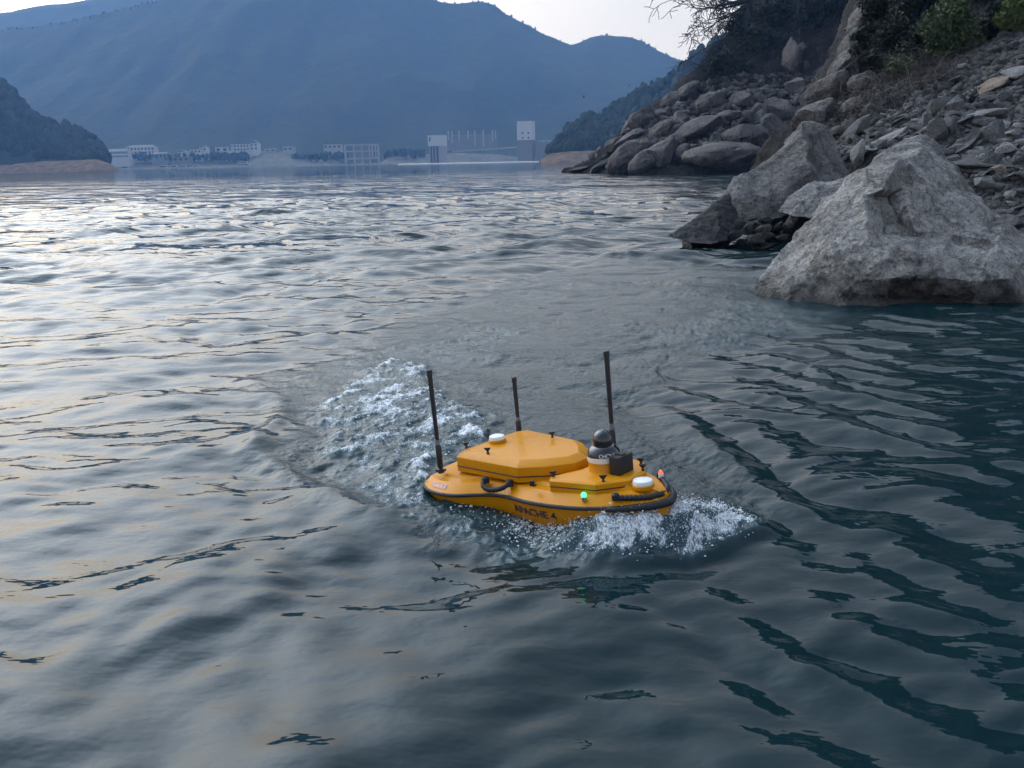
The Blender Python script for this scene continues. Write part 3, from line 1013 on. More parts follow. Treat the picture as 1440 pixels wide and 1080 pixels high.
# camera tower
TX, TY = 0.285, 0.0
tower = MB().lathe([(0.074, 0.092), (0.070, 0.097), (0.069, 0.140)], 40, (TX, TY, 0)).build('camera_tower', m_yel, boat, smooth=True)
MB().lathe([(0.071, 0.139), (0.0735, 0.142), (0.0745, 0.166)], 40, (TX, TY, 0)).build('white_collar', m_wht, tower, smooth=True)
skirt = MB().lathe([(0.0765, 0.166), (0.0765, 0.176), (0.071, 0.190), (0.058, 0.205), (0.048, 0.211)], 40, (TX, TY, 0)).build('black_skirt', m_blkg, tower, smooth=True)
dome = MB().lathe([(0.046, 0.211), (0.047, 0.232)] + [(0.047 * math.cos(a), 0.232 + 0.047 * math.sin(a)) for a in np.linspace(0.1, 1.55, 10)], 40, (TX, TY, 0))
dome.build('camera_dome', m_blkg, tower, smooth=True)
MB().box((0.383, 0.0, 0.137), (0.052, 0.105, 0.082)).box((0.383, 0.0, 0.180), (0.040, 0.03, 0.008)).build('sonar_box', m_blk, boat, bevel=0.004)

# whip antennas
def whip(p, h, tall):
    b = MB().lathe([(0.016, -0.012), (0.016, 0.008), (0.010, 0.012), (0.0150, 0.022), (0.0150, 0.10 * tall), (0.0115, 0.108 * tall)], 14, p)
    M = Matrix.Translation(p)
    b.box((p[0], p[1], p[2] + 0.002), (0.052, 0.020, 0.010), 0.6)
    a = b.build('antenna', m_rod, boat, smooth=True)
    MB().lathe([(0.0112, 0.10 * tall), (0.0112, 0.128 * tall)], 12, p).build('sleeve', m_greyc, a, smooth=True)
    MB().lathe([(0.0098, 0.126 * tall), (0.0106, 0.14 * tall), (0.0122, h - 0.03), (0.0142, h - 0.028), (0.0142, h - 0.003), (0.011, h)], 12, p).build('rod', m_rod, a, smooth=True)
whip((-0.535, -0.285, 0.042), 0.515, 1.25)
whip((-0.535, 0.285, 0.062), 0.345, 0.95)
whip((0.235, 0.135, 0.090), 0.52, 1.4)

# grip handles
def handle(path, r, ends):
    b = MB()
    n = len(path)
    P = [np.array(p) for p in path]
    Q, rad = [], []
    for i in range(n - 1):
        for t in (0.0, 0.35, 0.5, 0.85):
            Q.append(tuple(P[i] + (P[i + 1] - P[i]) * t)); rad.append(r * (1.12 if t in (0.5, 0.85) else 0.96))
    Q.append(tuple(P[-1])); rad.append(r)
    b.tube(Q, rad, 10)
    g = b.build('handle', m_blk, boat, smooth=True)
    for e in ends:
        k = MB().lathe([(0.017, -0.016), (0.017, 0.008), (0.012, 0.013)], 14, e).build('bracket', m_blk, g, smooth=True)
        MB().lathe([(0.005, 0.015), (0.005, 0.019)], 8, e).build('bolt', m_steel, g)
def arc(a, b, sag, n=13):
    a, b, s = np.array(a), np.array(b), np.array(sag)
    return [tuple(a + (b - a) * t + s * (4 * t * (1 - t)) ** 0.6) for t in np.linspace(0, 1, n)]
handle(arc((-0.222, -0.282, 0.040), (-0.075, -0.258, 0.043), (0, -0.040, -0.026)), 0.0115, [(-0.215, -0.275, 0.045), (-0.078, -0.252, 0.045)])
handle(arc((-0.222, 0.282, 0.040), (-0.075, 0.258, 0.043), (0, 0.052, -0.030)), 0.0135, [(-0.215, 0.275, 0.045), (-0.078, 0.252, 0.045)])
bh = [(u - 0.010, -(hb(u) - 0.012), 0.045 - 0.010 * math.sin((u - .46) * 9)) for u in np.linspace(0.475, 0.585, 9)]
bh += [(0.598, 0.0, 0.037)] + [(x, -y, z) for x, y, z in reversed(bh)]
handle(bh, 0.0125, [(0.470, -0.165, 0.052), (0.470, 0.165, 0.052)])

# running lights
def glow_mat(name, c, s):
    t = NT(name)
    return t.p(color=(*[min(1, x) for x in c], 1), rough=0.2, emit=(*c, 1), emits=s)
lamp = MB().lathe([(0.011, -0.012), (0.011, 0.006)], 14, (0.345, -0.222, 0.040)).build('running_light', m_steel, boat, smooth=True)
MB().lathe([(0.0115, 0.006), (0.0125, 0.014), (0.009, 0.022), (0.001, 0.026)], 14, (0.345, -0.222, 0.040)).build('green_lens', glow_mat('green_lit', (0.05, 1.0, 0.22), 3.0), lamp, smooth=True)
lamp2 = MB().lathe([(0.012, -0.012), (0.012, 0.010)], 14, (0.490, 0.140, 0.056)).build('running_light', m_wht, boat, smooth=True)
MB().lathe([(0.0095, 0.010), (0.010, 0.015), (0.007, 0.021), (0.001, 0.024)], 14, (0.490, 0.140, 0.056)).build('red_lens', glow_mat('red_lit', (1.0, 0.10, 0.04), 1.2), lamp2, smooth=True)

# lettering laid on the curved surfaces
def text_mesh(s, size, bold=0.0):
    cu = bpy.data.curves.new('lettering', 'FONT')
    cu.body = s
    cu.size = size
    cu.resolution_u = 3
    cu.offset = bold
    o = bpy.data.objects.new('lettering', cu)
    COL.objects.link(o)
    dg = bpy.context.evaluated_depsgraph_get()
    me = bpy.data.meshes.new_from_object(o.evaluated_get(dg))
    bpy.data.objects.remove(o)
    bm = bmesh.new(); bm.from_mesh(me)
    bmesh.ops.triangulate(bm, faces=bm.faces)
    for _ in range(2):
        bmesh.ops.subdivide_edges(bm, edges=[e for e in bm.edges if e.calc_length() > size * 0.25], cuts=1)
    bm.to_mesh(me); bm.free()
    return me
def hull_point(u, t, out=0.0022):
    """starboard side, t metres below the rail along the topside"""
    s = hull_sec(u)
    P = [np.array(s[i]) for i in range(4)]
    for i in range(3):
        L = np.linalg.norm(P[i + 1] - P[i])
        if t <= L or i == 2:
            q = P[i] + (P[i + 1] - P[i]) * (t / L)
            d = (P[i + 1] - P[i]) / L
            nrm = np.array([0, d[2], -d[1]])
            if nrm[1] > 0: nrm = -nrm
            return q + nrm * out
        t -= L
tm = text_mesh('APACHE 4', 0.064, 0.0012)
xs_ = [v.co.x for v in tm.vertices]
for v in tm.vertices:
    x, y = v.co.x, v.co.y
    v.co = hull_point(-0.052 + x * 0.90 + 0.05 * y, 0.077 - y * 0.95)
tm.materials.clear()
link('lettering', tm, m_ink, hull)
tm = text_mesh('CHCNAV', 0.021)
for v in tm.vertices:
    x, y = v.co.x, v.co.y
    th = R(-66) + x / 0.074
    f = y / 0.018
    rr = 0.0796 - 0.0062 * f
    v.co = (TX + rr * math.cos(th), TY + rr * math.sin(th), 0.1685 + 0.0205 * f)
tm.materials.clear()
link('lettering', tm, m_wtxt, skirt)
# faded sticker on the stern quarter
def deck_side(u, f, out=0.002):
    s = deck_sec(u); a, b = np.array(s[1]), np.array(s[2])
    d = (b - a) / np.linalg.norm(b - a)
    n = np.array([0, -d[2], d[1]])
    if n[1] > 0: n = -n
    return a + (b - a) * f + n * out
st = NT('faded_sticker')
so = st.coord('Object')
sn = st.noise(so, 80, 4, 0.7)
st_m = st.p(color=st.ramp(sn, [(0.38, (0.55, 0.28, 0.12)), (0.5, (0.42, 0.16, 0.16)), (0.62, (0.16, 0.06, 0.2))]), rough=0.4)
b = MB()
g = [[deck_side(u, f) for f in (0.25, 0.5, 0.72)] for u in np.linspace(-0.535, -0.415, 8)]
for i in range(7):
    for k in range(2):
        b.add([g[i][k], g[i+1][k], g[i+1][k+1], g[i][k+1]], [(0, 1, 2, 3)])
b.build('sticker', st_m, deck)

# ================================================================== ROCKS
from mathutils.geometry import delaunay_2d_cdt
m_big = granite('granite_pale', (0.43, 0.41, 0.38), (0.105, 0.099, 0.092), 0.45, 1.0, 0.95)
m_mid = granite('granite_grey', (0.21, 0.20, 0.19), (0.06, 0.057, 0.054), 0.55, 0.9, 0.75)
m_old = granite('granite_weathered', (0.19, 0.173, 0.162), (0.05, 0.045, 0.041), 0.4, 0.35, 0.8)
m_drk = granite('wet_dark_rock', (0.05, 0.05, 0.052), (0.018, 0.018, 0.02), 0.4, 1.0, 0.8)
m_scr = granite('scree_stone', (0.14, 0.137, 0.136), (0.035, 0.034, 0.034), 0.4, 1.3, 0.55, wet=False)
m_scrl = granite('pale_scree_stone', (0.27, 0.26, 0.25), (0.13, 0.125, 0.12), 0.4, 1.3, 0.5, wet=False)
m_tan = granite('tan_scree_stone', (0.26, 0.20, 0.155), (0.12, 0.09, 0.07), 0.4, 1.3, 0.5, wet=False)

def refine_rock(verts, tris, target, amp, soft=1, seed=1, levels=9):
    bm = bmesh.new()
    vs_ = [bm.verts.new(v) for v in verts]
    for t in tris:
        try: bm.faces.new([vs_[i] for i in t])
        except ValueError: pass
    bmesh.ops.recalc_face_normals(bm, faces=bm.faces)
    for _ in range(levels):
        es = [e for e in bm.edges if e.calc_length() > target]
        if not es: break
        bmesh.ops.subdivide_edges(bm, edges=es, cuts=1)
        bmesh.ops.triangulate(bm, faces=[f for f in bm.faces if len(f.verts) > 3])
    for _ in range(soft):
        bmesh.ops.smooth_vert(bm, verts=bm.verts, factor=0.5, use_axis_x=True, use_axis_y=True, use_axis_z=True)
    bm.normal_update()
    P = np.array([v.co for v in bm.verts]); N = np.array([v.normal for v in bm.verts])
    for wl, a, mode in amp:
        q = P / wl
        n = fbm(q[:, 0], q[:, 1], q[:, 2], 3, seed)
        if mode == 'r':
            n = -np.maximum(0, 0.22 - np.abs(n)) * 4
        elif mode == 't':       # broken, step-like planes
            n = np.round(n * 3) / 3 * 0.7 + n * 0.3
        P = P + N * (a * n)[:, None]
        seed += 7
    for v, p in zip(bm.verts, P):
        v.co = p
    me = bpy.data.meshes.new('rock')
    bm.to_mesh(me); bm.free()
    me.polygons.foreach_set('use_smooth', np.ones(len(me.polygons), bool))
    me.set_sharp_from_angle(angle=R(50))
    return me

def relief_rock(name, outline, inner, d0, back, mat, label, target, amp, soft=1, seed=1, below=0.5):
    """a block of stone from control points (px, py, extra depth); the outline is closed behind by real thickness"""
    ctl = list(outline) + list(inner)
    n = len(outline)
    co = [Vector((p[0], p[1])) for p in ctl]
    res = delaunay_2d_cdt(co, [], [list(range(n))], 1, 1e-4)
    V2, _, F2 = res[0], res[1], res[2]
    orig = res[3]
    W = []
    for k, v in enumerate(V2):
        dd = ctl[orig[k][0]][2] if orig[k] else 0.3
        p = at(v[0], v[1], d0 + dd)
        W.append(p)
    front = [tuple(f) for f in F2]
    omap = {}
    for k in range(len(V2)):
        for o_ in orig[k]:
            omap[o_] = k
    ring = [omap[i] for i in range(n)]
    W = [np.array(w) for w in W]
    cen = np.mean([W[i] for i in ring], axis=0)
    bidx = []
    for i in ring:
        w = cen + (W[i] - cen) * 0.72
        d = np.array([w[0], w[1], 0.0]); d /= np.linalg.norm(d)
        w = w + d * back
        w[2] = min(w[2], W[i][2] - 0.02) if W[i][2] < cen[2] else w[2]
        if W[i][2] < 0.2: w[2] = min(w[2], -below)
        bidx.append(len(W)); W.append(w)
    tris = list(front)
    for k in range(n):
        a, b = ring[k], ring[(k + 1) % n]
        c, d = bidx[k], bidx[(k + 1) % n]
        tris += [(a, b, d), (a, d, c)]
    ci = len(W)
    W.append(np.mean([W[i] for i in bidx], axis=0) + np.array([0, back * 0.25, 0]))
    for k in range(n):
        tris.append((bidx[k], bidx[(k + 1) % n], ci))
    # origin at the foot
    base = cen.copy(); base[2] = min(w[2] for w in W)
    me = refine_rock([w - base for w in W], tris, target, amp, soft, seed)
    o = link(name, me, mat, loc=base)
    tag(o, label, 'boulder')
    return o

AMP_BIG = [(0.9, 0.05, 'n'), (0.36, 0.045, 't'), (0.7, 0.03, 'r'), (0.10, 0.013, 'n'), (0.035, 0.005, 'n')]
relief_rock('granite_boulder',
    [(1062, 402, .55), (1052, 440, .5), (1110, 455, -.2), (1180, 462, -.5), (1245, 466, -.65), (1300, 466, -.6), (1370, 470, -.7), (1440, 476, -.6), (1520, 480, -.3),
     (1530, 420, .2), (1490, 372, .5), (1440, 328, .8), (1400, 296, .95), (1366, 262, 1.1), (1343, 232, 1.2), (1322, 204, 1.25), (1301, 190, 1.25), (1270, 191, 1.2),
     (1240, 214, .85), (1200, 246, .66), (1160, 286, .62), (1120, 330, .6), (1088, 368, .6)],
    [(1110, 408, .05), (1180, 419, -.20), (1245, 421, -.30), (1255, 408, -.12), (1300, 422, -.25), (1370, 424, -.42), (1440, 430, -.35),
     (1140, 385, .08), (1198, 398, -.30), (1252, 392, -.52), (1280, 398, -.28), (1290, 386, -.52), (1370, 396, -.62), (1420, 392, -.55), (1432, 400, -.3),
     (1115, 352, .55), (1170, 342, -.10), (1222, 338, -.28), (1242, 333, -.22), (1247, 328, .14), (1275, 330, .14), (1279, 340, -.30), (1330, 349, -.36), (1392, 356, -.36), (1402, 345, -.2), (1440, 362, -.1),
     (1286, 324, -.01), (1340, 327, .06), (1390, 337, .06), (1292, 334, .05), (1340, 339, .11), (1388, 347, .09),
     (1175, 290, .30), (1215, 275, .06), (1240, 268, .02), (1247, 276, .40), (1272, 264, .44), (1278, 268, .12), (1292, 262, .26), (1340, 268, .42), (1382, 290, .44), (1410, 315, .42),
     (1225, 236, .46), (1262, 226, .38), (1294, 212, .62), (1290, 236, .42), (1318, 224, .80), (1312, 234, .52), (1336, 240, .62)],
    9.0, 1.5, m_big, 'largest pale granite boulder with a notched face standing in the water at right', 0.046, AMP_BIG, 1, 5, 0.5)
relief_rock('split_boulder',
    [(1021, 303, -.2), (1022, 280, .0), (1026, 262, .15), (1031, 247, .35), (1054, 240, .55), (1081, 221, .8), (1104, 199, 1.1), (1128, 170, 1.4), (1148, 168, 1.5),
     (1167, 178, 1.6), (1180, 203, 1.6), (1190, 236, 1.4), (1196, 262, 1.1), (1165, 275, .6), (1141, 266, .2), (1104, 305, -.2), (1070, 316, -.4), (1040, 312, -.35)],
    [(1042, 258, .05), (1046, 280, -.25), (1040, 296, -.35), (1082, 226, .55), (1106, 206, .8), (1128, 188, .65), (1136, 190, .9), (1137, 208, .45), (1142, 210, 1.1), (1133, 228, .25), (1142, 232, 1.0), (1142, 242, .1), (1150, 246, .9),
     (1172, 220, 1.4), (1090, 250, .2), (1075, 280, -.25), (1108, 262, .05), (1100, 285, -.2)],
    15.0, 1.7, m_mid, 'dark grey split boulder behind and left of the largest pale boulder', 0.05,
    [(1.1, 0.07, 'n'), (0.4, 0.035, 't'), (0.6, 0.02, 'r'), (0.12, 0.014, 'n')], 1, 15)
relief_rock('slab_boulder',
    [(1098, 296, .0), (1110, 277, .12), (1126, 267, .25), (1143, 255, .42), (1166, 254, .55), (1190, 249, .7), (1236, 246, .7), (1230, 300, -.1), (1170, 316, -.3), (1138, 306, -.28), (1118, 304, -.2)],
    [(1126, 284, -.12), (1150, 272, .02), (1172, 262, .22), (1160, 292, -.22), (1196, 270, .1)],
    13.2, 0.9, m_big, 'pale granite slab wedged between the split boulder and the largest boulder', 0.05,
    [(0.8, 0.06, 't'), (0.3, 0.03, 't'), (0.1, 0.012, 'n')], 0, 25)
relief_rock('black_rock',
    [(938, 332, -.3), (965, 316, .1), (990, 300, .35), (1006, 284, .6), (1026, 270, .8), (1040, 290, .6), (1034, 322, .1), (1020, 338, -.3), (1000, 343, -.5), (970, 341, -.5)],
    [(985, 318, -.1), (1008, 300, .1), (1012, 322, -.25), (1000, 310, .0)],
    14.2, 1.0, m_drk, 'low wet black rock running down into the water at the shore', 0.05,
    [(0.6, 0.07, 't'), (0.25, 0.03, 't'), (0.08, 0.012, 'n')], 0, 35)

def rock_data(name, seed, base=ICO3, cuts=9, round_=0.62, noise=0.10, squash=(1, 1, 1), facet=True):
    rg = np.random.default_rng(seed)
    v, f = base[0].copy(), base[1]
    for _ in range(cuts):
        n = rg.normal(size=3); n /= np.linalg.norm(n)
        d = rg.uniform(round_, round_ + 0.3)
        s = v @ n - d
        v = v - np.maximum(s, 0)[:, None] * n
    if not facet:
        q = fbm(v[:, 0] * 1.1 + seed, v[:, 1] * 1.1, v[:, 2] * 1.1, 3, seed + 4)
        v = v * (1 + 0.10 * np.round(q * 3) / 3)[:, None]
        cr_ = fbm(v[:, 0] * 1.3, v[:, 1] * 1.3 + seed, v[:, 2] * 2.2, 2, seed + 8)
        v = v * (1 - 0.09 * np.maximum(0, 1 - np.abs(cr_) / 0.07))[:, None]
    nn = fbm(v[:, 0] * 1.6 + seed, v[:, 1] * 1.6, v[:, 2] * 1.6, 3, seed)
    n2 = fbm(v[:, 0] * 5 + seed, v[:, 1] * 5, v[:, 2] * 5, 2, seed + 1)
    v = v * (1 + noise * nn + noise * 0.3 * n2)[:, None]
    v = v - (v.max(0) + v.min(0)) / 2
    v = v / (v.max(0) - v.min(0)) * 2 * np.array(squash)
    me = new_mesh(name, v, f)
    me.polygons.foreach_set('use_smooth', np.ones(len(me.polygons), bool))
    me.set_sharp_from_angle(angle=R(32 if facet else 60))
    return me

ROUND = [rock_data('boulder', 200 + i, ICO4, 7, 0.70, 0.13, facet=False) for i in range(6)]
BLOCK = [rock_data('block', 300 + i, ICO3, 12, 0.50, 0.08) for i in range(7)]
FRACT = [rock_data('fractured_boulder', 500 + i, ICO4, 14, 0.55, 0.07) for i in range(4)]
SLAB = [rock_data('slab', 400 + i, ICO3, 12, 0.50, 0.07) for i in range(5)]
_mc = {}
def mesh_with(me, mat):
    k = (me.name, mat.name)
    if k not in _mc:
        c = me.copy(); c.materials.clear(); c.materials.append(mat); _mc[k] = c
    return _mc[k]

def put_rock(name, me, mat, bvh, cx, cy, w, h, tilt=0.0, deep=0.85, label=None, cat='boulder', group=None, depth=None, sink=0.0, yaw=None):
    if depth is None:
        loc, nrm = hit(bvh, cx, cy + h * 0.30)
        if loc is None:
            loc, nrm = hit(bvh, cx, cy + h * 0.6)
        if loc is None: return None
        depth = float(np.dot(np.array(loc) - np.array([0, 0, CAM_H]), _f))
    s = depth / FPX
    c = at(cx, cy, depth)
    o = link(name, mesh_with(me, mat), None)
    t = R(tilt)
    # scale so that the tilted stone fills w x h
    ca, sa = abs(math.cos(t)), abs(math.sin(t))
    den = ca * ca - sa * sa
    if abs(den) > 0.35:
        a = (w * ca - h * sa) / den; b = (h * ca - w * sa) / den
        a, b = max(a, 0.45 * w), max(b, 0.3 * h)
    else:
        a, b = max(w, h) * 1.10, min(w, h) * 0.88
    o.scale = (a * s / 2, max(a, b) * s / 2 * deep, b * s / 2)
    o.rotation_euler = Euler((0, -t, yaw or 0.0), 'XYZ')
    o.location = (c[0], c[1] + o.scale[1] * 0.15, c[2])
    if label: tag(o, label, cat, group)
    return o

# --- the heap of boulders on the point
PT = [  # kind, cx, cy, w, h, tilt, label
 ('r', 984, 179, 76, 48, 18, 'broad rounded boulder in the middle of the rocky point'),
 ('r', 1014, 221, 112, 50, 4, 'longest low rounded boulder at the waterline of the rocky point'),
 ('r', 883, 222, 62, 46, 38, 'big slanting slab of rock dipping into the water on the point'),
 ('r', 886, 196, 48, 38, 30, 'smooth brownish slab above the slanting rock on the point'),
 ('r', 904, 168, 36, 36, 40, 'rounded grey boulder on the skyline of the point'),
 ('r', 880, 180, 20, 26, 60, 'narrow boulder leaning on the left skyline of the point'),
 ('r', 863, 204, 24, 28, 45, 'small rounded boulder low on the left skyline of the point'),
 ('r', 931, 184, 36, 28, 35, 'egg shaped boulder resting at the centre of the heap'),
 ('r', 905, 229, 46, 36, 40, 'ribbed boulder at the water beside the slanting slab'),
 ('r', 929, 213, 42, 48, 50, 'upright rounded boulder at the water on the point'),
 ('b', 961, 217, 28, 32, 8, 'square cut block standing between two rounded boulders at the water'),
 ('r', 998, 144, 44, 36, 36, 'smooth tilted boulder perched high on the heap'),
 ('r', 1042, 141, 36, 28, 5, 'pale topped boulder near the upper right of the heap'),
 ('r', 967, 130, 38, 26, 35, 'weathered ledge of rock at the top of the skyline heap'),
 ('r', 944, 142, 32, 26, 38, None), ('b', 957, 165, 24, 22, 10, None), ('r', 968, 159, 13, 9, 0, None),
 ('r', 1024, 163, 44, 24, 10, None), ('b', 1032, 188, 48, 28, 8, None), ('b', 1062, 192, 44, 32, 0, None),
 ('r', 1067, 139, 16, 18, 0, None), ('r', 1063, 129, 20, 10, 0, None), ('r', 1012, 134, 9, 8, 0, None),
 ('b', 842, 213, 14, 15, 20, None), ('b', 851, 222, 14, 12, 10, None), ('b', 832, 219, 10, 10, 0, None),
 ('r', 948, 200, 36, 34, 30, None), ('b', 925, 160, 26, 22, 30, None), ('r', 912, 203, 26, 24, 35, None),
 ('b', 1000, 205, 30, 16, 5, None), ('b', 975, 150, 22, 14, 25, None), ('r', 1088, 123, 16, 9, 0, None), ('r', 1071, 141, 17, 15, 0, None),
 ('b', 1086, 134, 14, 18, 0, None), ('b', 1100, 156, 54, 40, 0, 'rough broken block of rock below the standing pillar'),
 ('b', 1085, 180, 40, 40, 0, None), ('b', 990, 120, 18, 12, 10, None), ('b', 1020, 118, 16, 10, 0, None),
 ('b', 1050, 165, 28, 20, 0, None), ('b', 1068, 165, 20, 24, 0, None), ('b', 1035, 222, 30, 20, 0, None),
 ('r', 1114, 84, 28, 60, 4, 'tall pale rock pillar standing on the dark slope'),
 ('r', 1128, 70, 15, 22, -5, 'small rounded rock behind the tall pillar'),
 ('b', 1133, 94, 11, 16, 0, 'little block tucked at the right side of the tall pillar'),
 ('b', 1117, 121, 30, 24, 0, 'squat block under the tall pillar'),
 ('r', 1138, 143, 28, 34, 10, 'rounded boulder at the right below the tall pillar'),
 ('d', 817, 237, 34, 13, 14, 'black jagged rock at the very tip of the point'),
 ('d', 845, 231, 34, 24, 34, 'black ribbed rock just behind the tip of the point'),
 ('d', 866, 233, 26, 20, 38, 'dark wet rock between the tip and the slanting slab'),
]
for i, (k, cx, cy, w, h, t, lab) in enumerate(PT):
    me = {'r': (ROUND[i % 6] if i % 3 else FRACT[i % 4]), 'b': BLOCK[i % 7], 'd': BLOCK[(i + 2) % 7]}[k]
    mt = {'r': m_old, 'b': m_old, 'd': m_drk}[k]
    put_rock('boulder', me, mt, bvh_point, cx, cy, w, h, t, 0.9, lab or 'smaller weathered boulder in the heap on the rocky point', 'boulder', 'boulders heaped on the rocky point')
# loose stones filling the heap
for i in range(70):
    px = random.uniform(850, 1080)
    lo = np.interp(px, [850, 900, 950, 1000, 1080], [212, 176, 140, 115, 118]); hi = np.interp(px, [850, 1080], [236, 205])
    py = random.uniform(lo, hi)
    s = random.uniform(6, 16)
    put_rock('boulder', random.choice(BLOCK + FRACT), m_old, bvh_point, px, py, s * random.uniform(1, 1.6), s, random.uniform(0, 45), 0.9,
             'smaller weathered boulder in the heap on the rocky point', 'boulder', 'boulders heaped on the rocky point')

# --- rocks at the foot of the split boulder
FT = [(1033, 330, 32, 26, 25, 0), (1061, 338, 26, 16, 0, 1), (1074, 321, 24, 18, 12, 1), (1096, 319, 20, 18, 25, 0), (1111, 312, 15, 22, 50, 1), (1081, 334, 22, 15, 0, 0),
      (1055, 323, 14, 13, 0, 0), (1081, 346, 28, 12, 5, 0), (1100, 335, 22, 16, 20, 0), (1076, 310, 20, 12, 0, 0), (1058, 307, 16, 10, 10, 0), (1040, 316, 18, 14, 0, 0), (1046, 340, 18, 10, 0, 0), (1064, 350, 14, 8, 0, 0)]
FLAB = {0: 'banded wet stone at the left end of the pile below the split boulder', 4: 'upright pale stone beside the largest boulder low in the pile', 2: 'grey flat faced stone in the middle of the pile below the split boulder'}
for i, (cx, cy, w, h, t, pale) in enumerate(FT):
    dp = gdepth(cx, min(349, cy + h * 0.5 + 4)) if cy > 325 else 13.8
    put_rock('shore_stone', (BLOCK + SLAB)[i % 12], m_mid if pale else m_drk, bvh_bank, cx, cy, w, h, t, 0.9,
             FLAB.get(i, 'dark wet stone in the pile below the split boulder'), 'stone', 'stones piled below the split boulder', depth=min(dp, 14.2))

# --- scree: the stones one can name
SC = [
 (1210, 179, 42, 24, 40, 's', 0, 'pointed slab leaning up the slope above the split boulder'),
 (1241, 199, 50, 24, 33, 's', 1, 'large tilted slab just behind the top of the largest boulder'),
 (1234, 190, 32, 14, 5, 's', 0, 'flat slab under the large tilted one'),
 (1208, 218, 14, 44, 0, 'b', 1, 'thin pale shard standing upright between the two big boulders'),
 (1284, 177, 32, 11, 3, 's', 0, 'flat grey slab lying right above the peak of the largest boulder'),
 (1318, 190, 30, 46, 0, 'b', 0, 'tall brownish block at the right shoulder of the largest boulder'),
 (1337, 180, 22, 36, 0, 'b', 0, 'dark bluish block leaning on the tall brownish one'),
 (1305, 170, 20, 28, 10, 'b', 0, 'narrow block left of the tall brownish one'),
 (1322, 150, 30, 32, 35, 'b', 0, 'peaked block above the tall brownish one'),
 (1342, 150, 22, 28, 0, 'b', 0, 'shadowed block beside the peaked one'),
 (1386, 161, 74, 22, 6, 's', 1, 'long flat slab lying across the scree at right'),
 (1393, 190, 34, 42, 0, 'b', 0, 'faceted block with a sharp corner in the middle of the scree'),
 (1413, 138, 28, 26, 15, 'b', 0, 'dark cornered block below the tan slab'),
 (1389, 141, 26, 18, 10, 's', 0, 'small grey slab left of the dark cornered block'),
 (1398, 118, 46, 26, 30, 's', 2, 'tan streaked slab near the right edge of the scree'),
 (1432, 103, 44, 26, 10, 's', 1, 'pale slab on top of the tan streaked one'),
 (1428, 188, 32, 20, 12, 's', 1, 'whitish slab at the right edge of the scree'),
 (1437, 202, 22, 14, 0, 'b', 1, 'white rounded stone at the right edge of the scree'),
 (1385, 232, 76, 24, -6, 's', 0, 'long dark slab lying behind the largest boulder'),
 (1415, 214, 36, 28, 12, 'b', 1, 'pale split stone above the long dark slab'),
 (1389, 220, 22, 13, 5, 'b', 1, 'bright little stone between the long dark slab and the pale split stone'),
]
for i, (cx, cy, w, h, t, k, pale, lab) in enumerate(SC):
    me = SLAB[i % 5] if k == 's' else BLOCK[i % 7]
    put_rock('scree_stone', me, (m_scr, m_scrl, m_tan)[pale], bvh_bank, cx, cy, w, h, t, 0.8, lab, 'stone', 'stones on the scree bank', yaw=random.uniform(-.4, .4))
placed = 0
k = 0
def in_scree(px, py):
    top = np.interp(px, [1185, 1250, 1300, 1380, 1440, 1500], [176, 138, 108, 66, 38, 20])
    bot = np.interp(px, [1185, 1260, 1300, 1330, 1380, 1440, 1500], [225, 205, 190, 220, 280, 330, 360])
    return top < py < bot, (py - top) / (bot - top)
while placed < 270 and k < 4000:
    k += 1
    px, py = random.uniform(1188, 1470), random.uniform(30, 335)
    ok, f = in_scree(px, py)
    if not ok or random.random() > 0.35 + 0.65 * f: continue
    s = (4.5 + 13 * f * random.random() ** 1.5 + 5 * random.random()) * (1.25 if px > 1340 else 0.9)
    mt = random.choices((m_scr, m_scrl, m_tan), (0.80, 0.19, 0.01))[0]
    o = put_rock('scree_stone', random.choice(BLOCK + SLAB), mt, bvh_bank, px, py, s * random.uniform(1.2, 2.1), s, random.uniform(-12, 40), 0.9,
             'loose angular grey stone lying among the scree on the right bank', 'stone', 'stones on the scree bank', yaw=random.uniform(-1.2, 1.2))
    placed += o is not None
# finer rubble nobody could count
def rubble(name, bvh, n, area, size, mat, label, base=ICO1):
    VV, FF, m = [], [], 0
    v0, f0 = base
    tries = 0
    while len(VV) < n and tries < n * 8:
        tries += 1
        px, py = area()
        if px is None: continue
        loc, nrm = hit(bvh, px, py)
        if loc is None: continue
        s = size * random.uniform(0.35, 1.3) * loc.length / 16
        r_ = np.random.default_rng(tries)
        v = v0 * (1 + 0.28 * r_.normal(size=(len(v0), 1))) * np.array([1, random.uniform(.5, 1), random.uniform(.3, .7)]) * s
        M = np.array(Euler((random.uniform(-.6, .6), random.uniform(-.9, .2), random.uniform(0, 6.28))).to_matrix())
        VV.append(v @ M.T + np.array(loc)); FF.append(f0 + m); m += len(v0)
    o = link(name, new_mesh(name, np.concatenate(VV), np.concatenate(FF)), mat)
    tag(o, label, 'rubble', kind='stuff')
def a_scree():
    px, py = random.uniform(1150, 1480), random.uniform(20, 340)
    ok, f = in_scree(px, py)
    if not ok and not (px < 1330 and np.interp(px, [1150, 1330], [150, 95]) < py < 215 and random.random() < .5): return None, None
    return px, py
rubble('scree_rubble', bvh_bank, 3600, a_scree, 0.10, m_scr, 'fine grey rubble between the larger stones of the scree')
def a_foot():
    return random.uniform(1030, 1110), random.uniform(290, 335)
rubble('shore_rubble', bvh_bank, 500, a_foot, 0.12, m_drk, 'dark wet rubble at the foot of the split boulder')
def a_pt():
    px = random.uniform(880, 1190)
    return px, random.uniform(np.interp(px, [880, 1000, 1190], [180, 112, 100]), 215)
rubble('slope_rubble', bvh_point, 1500, a_pt, 0.10, m_old, 'weathered rubble on the slope of the rocky point')
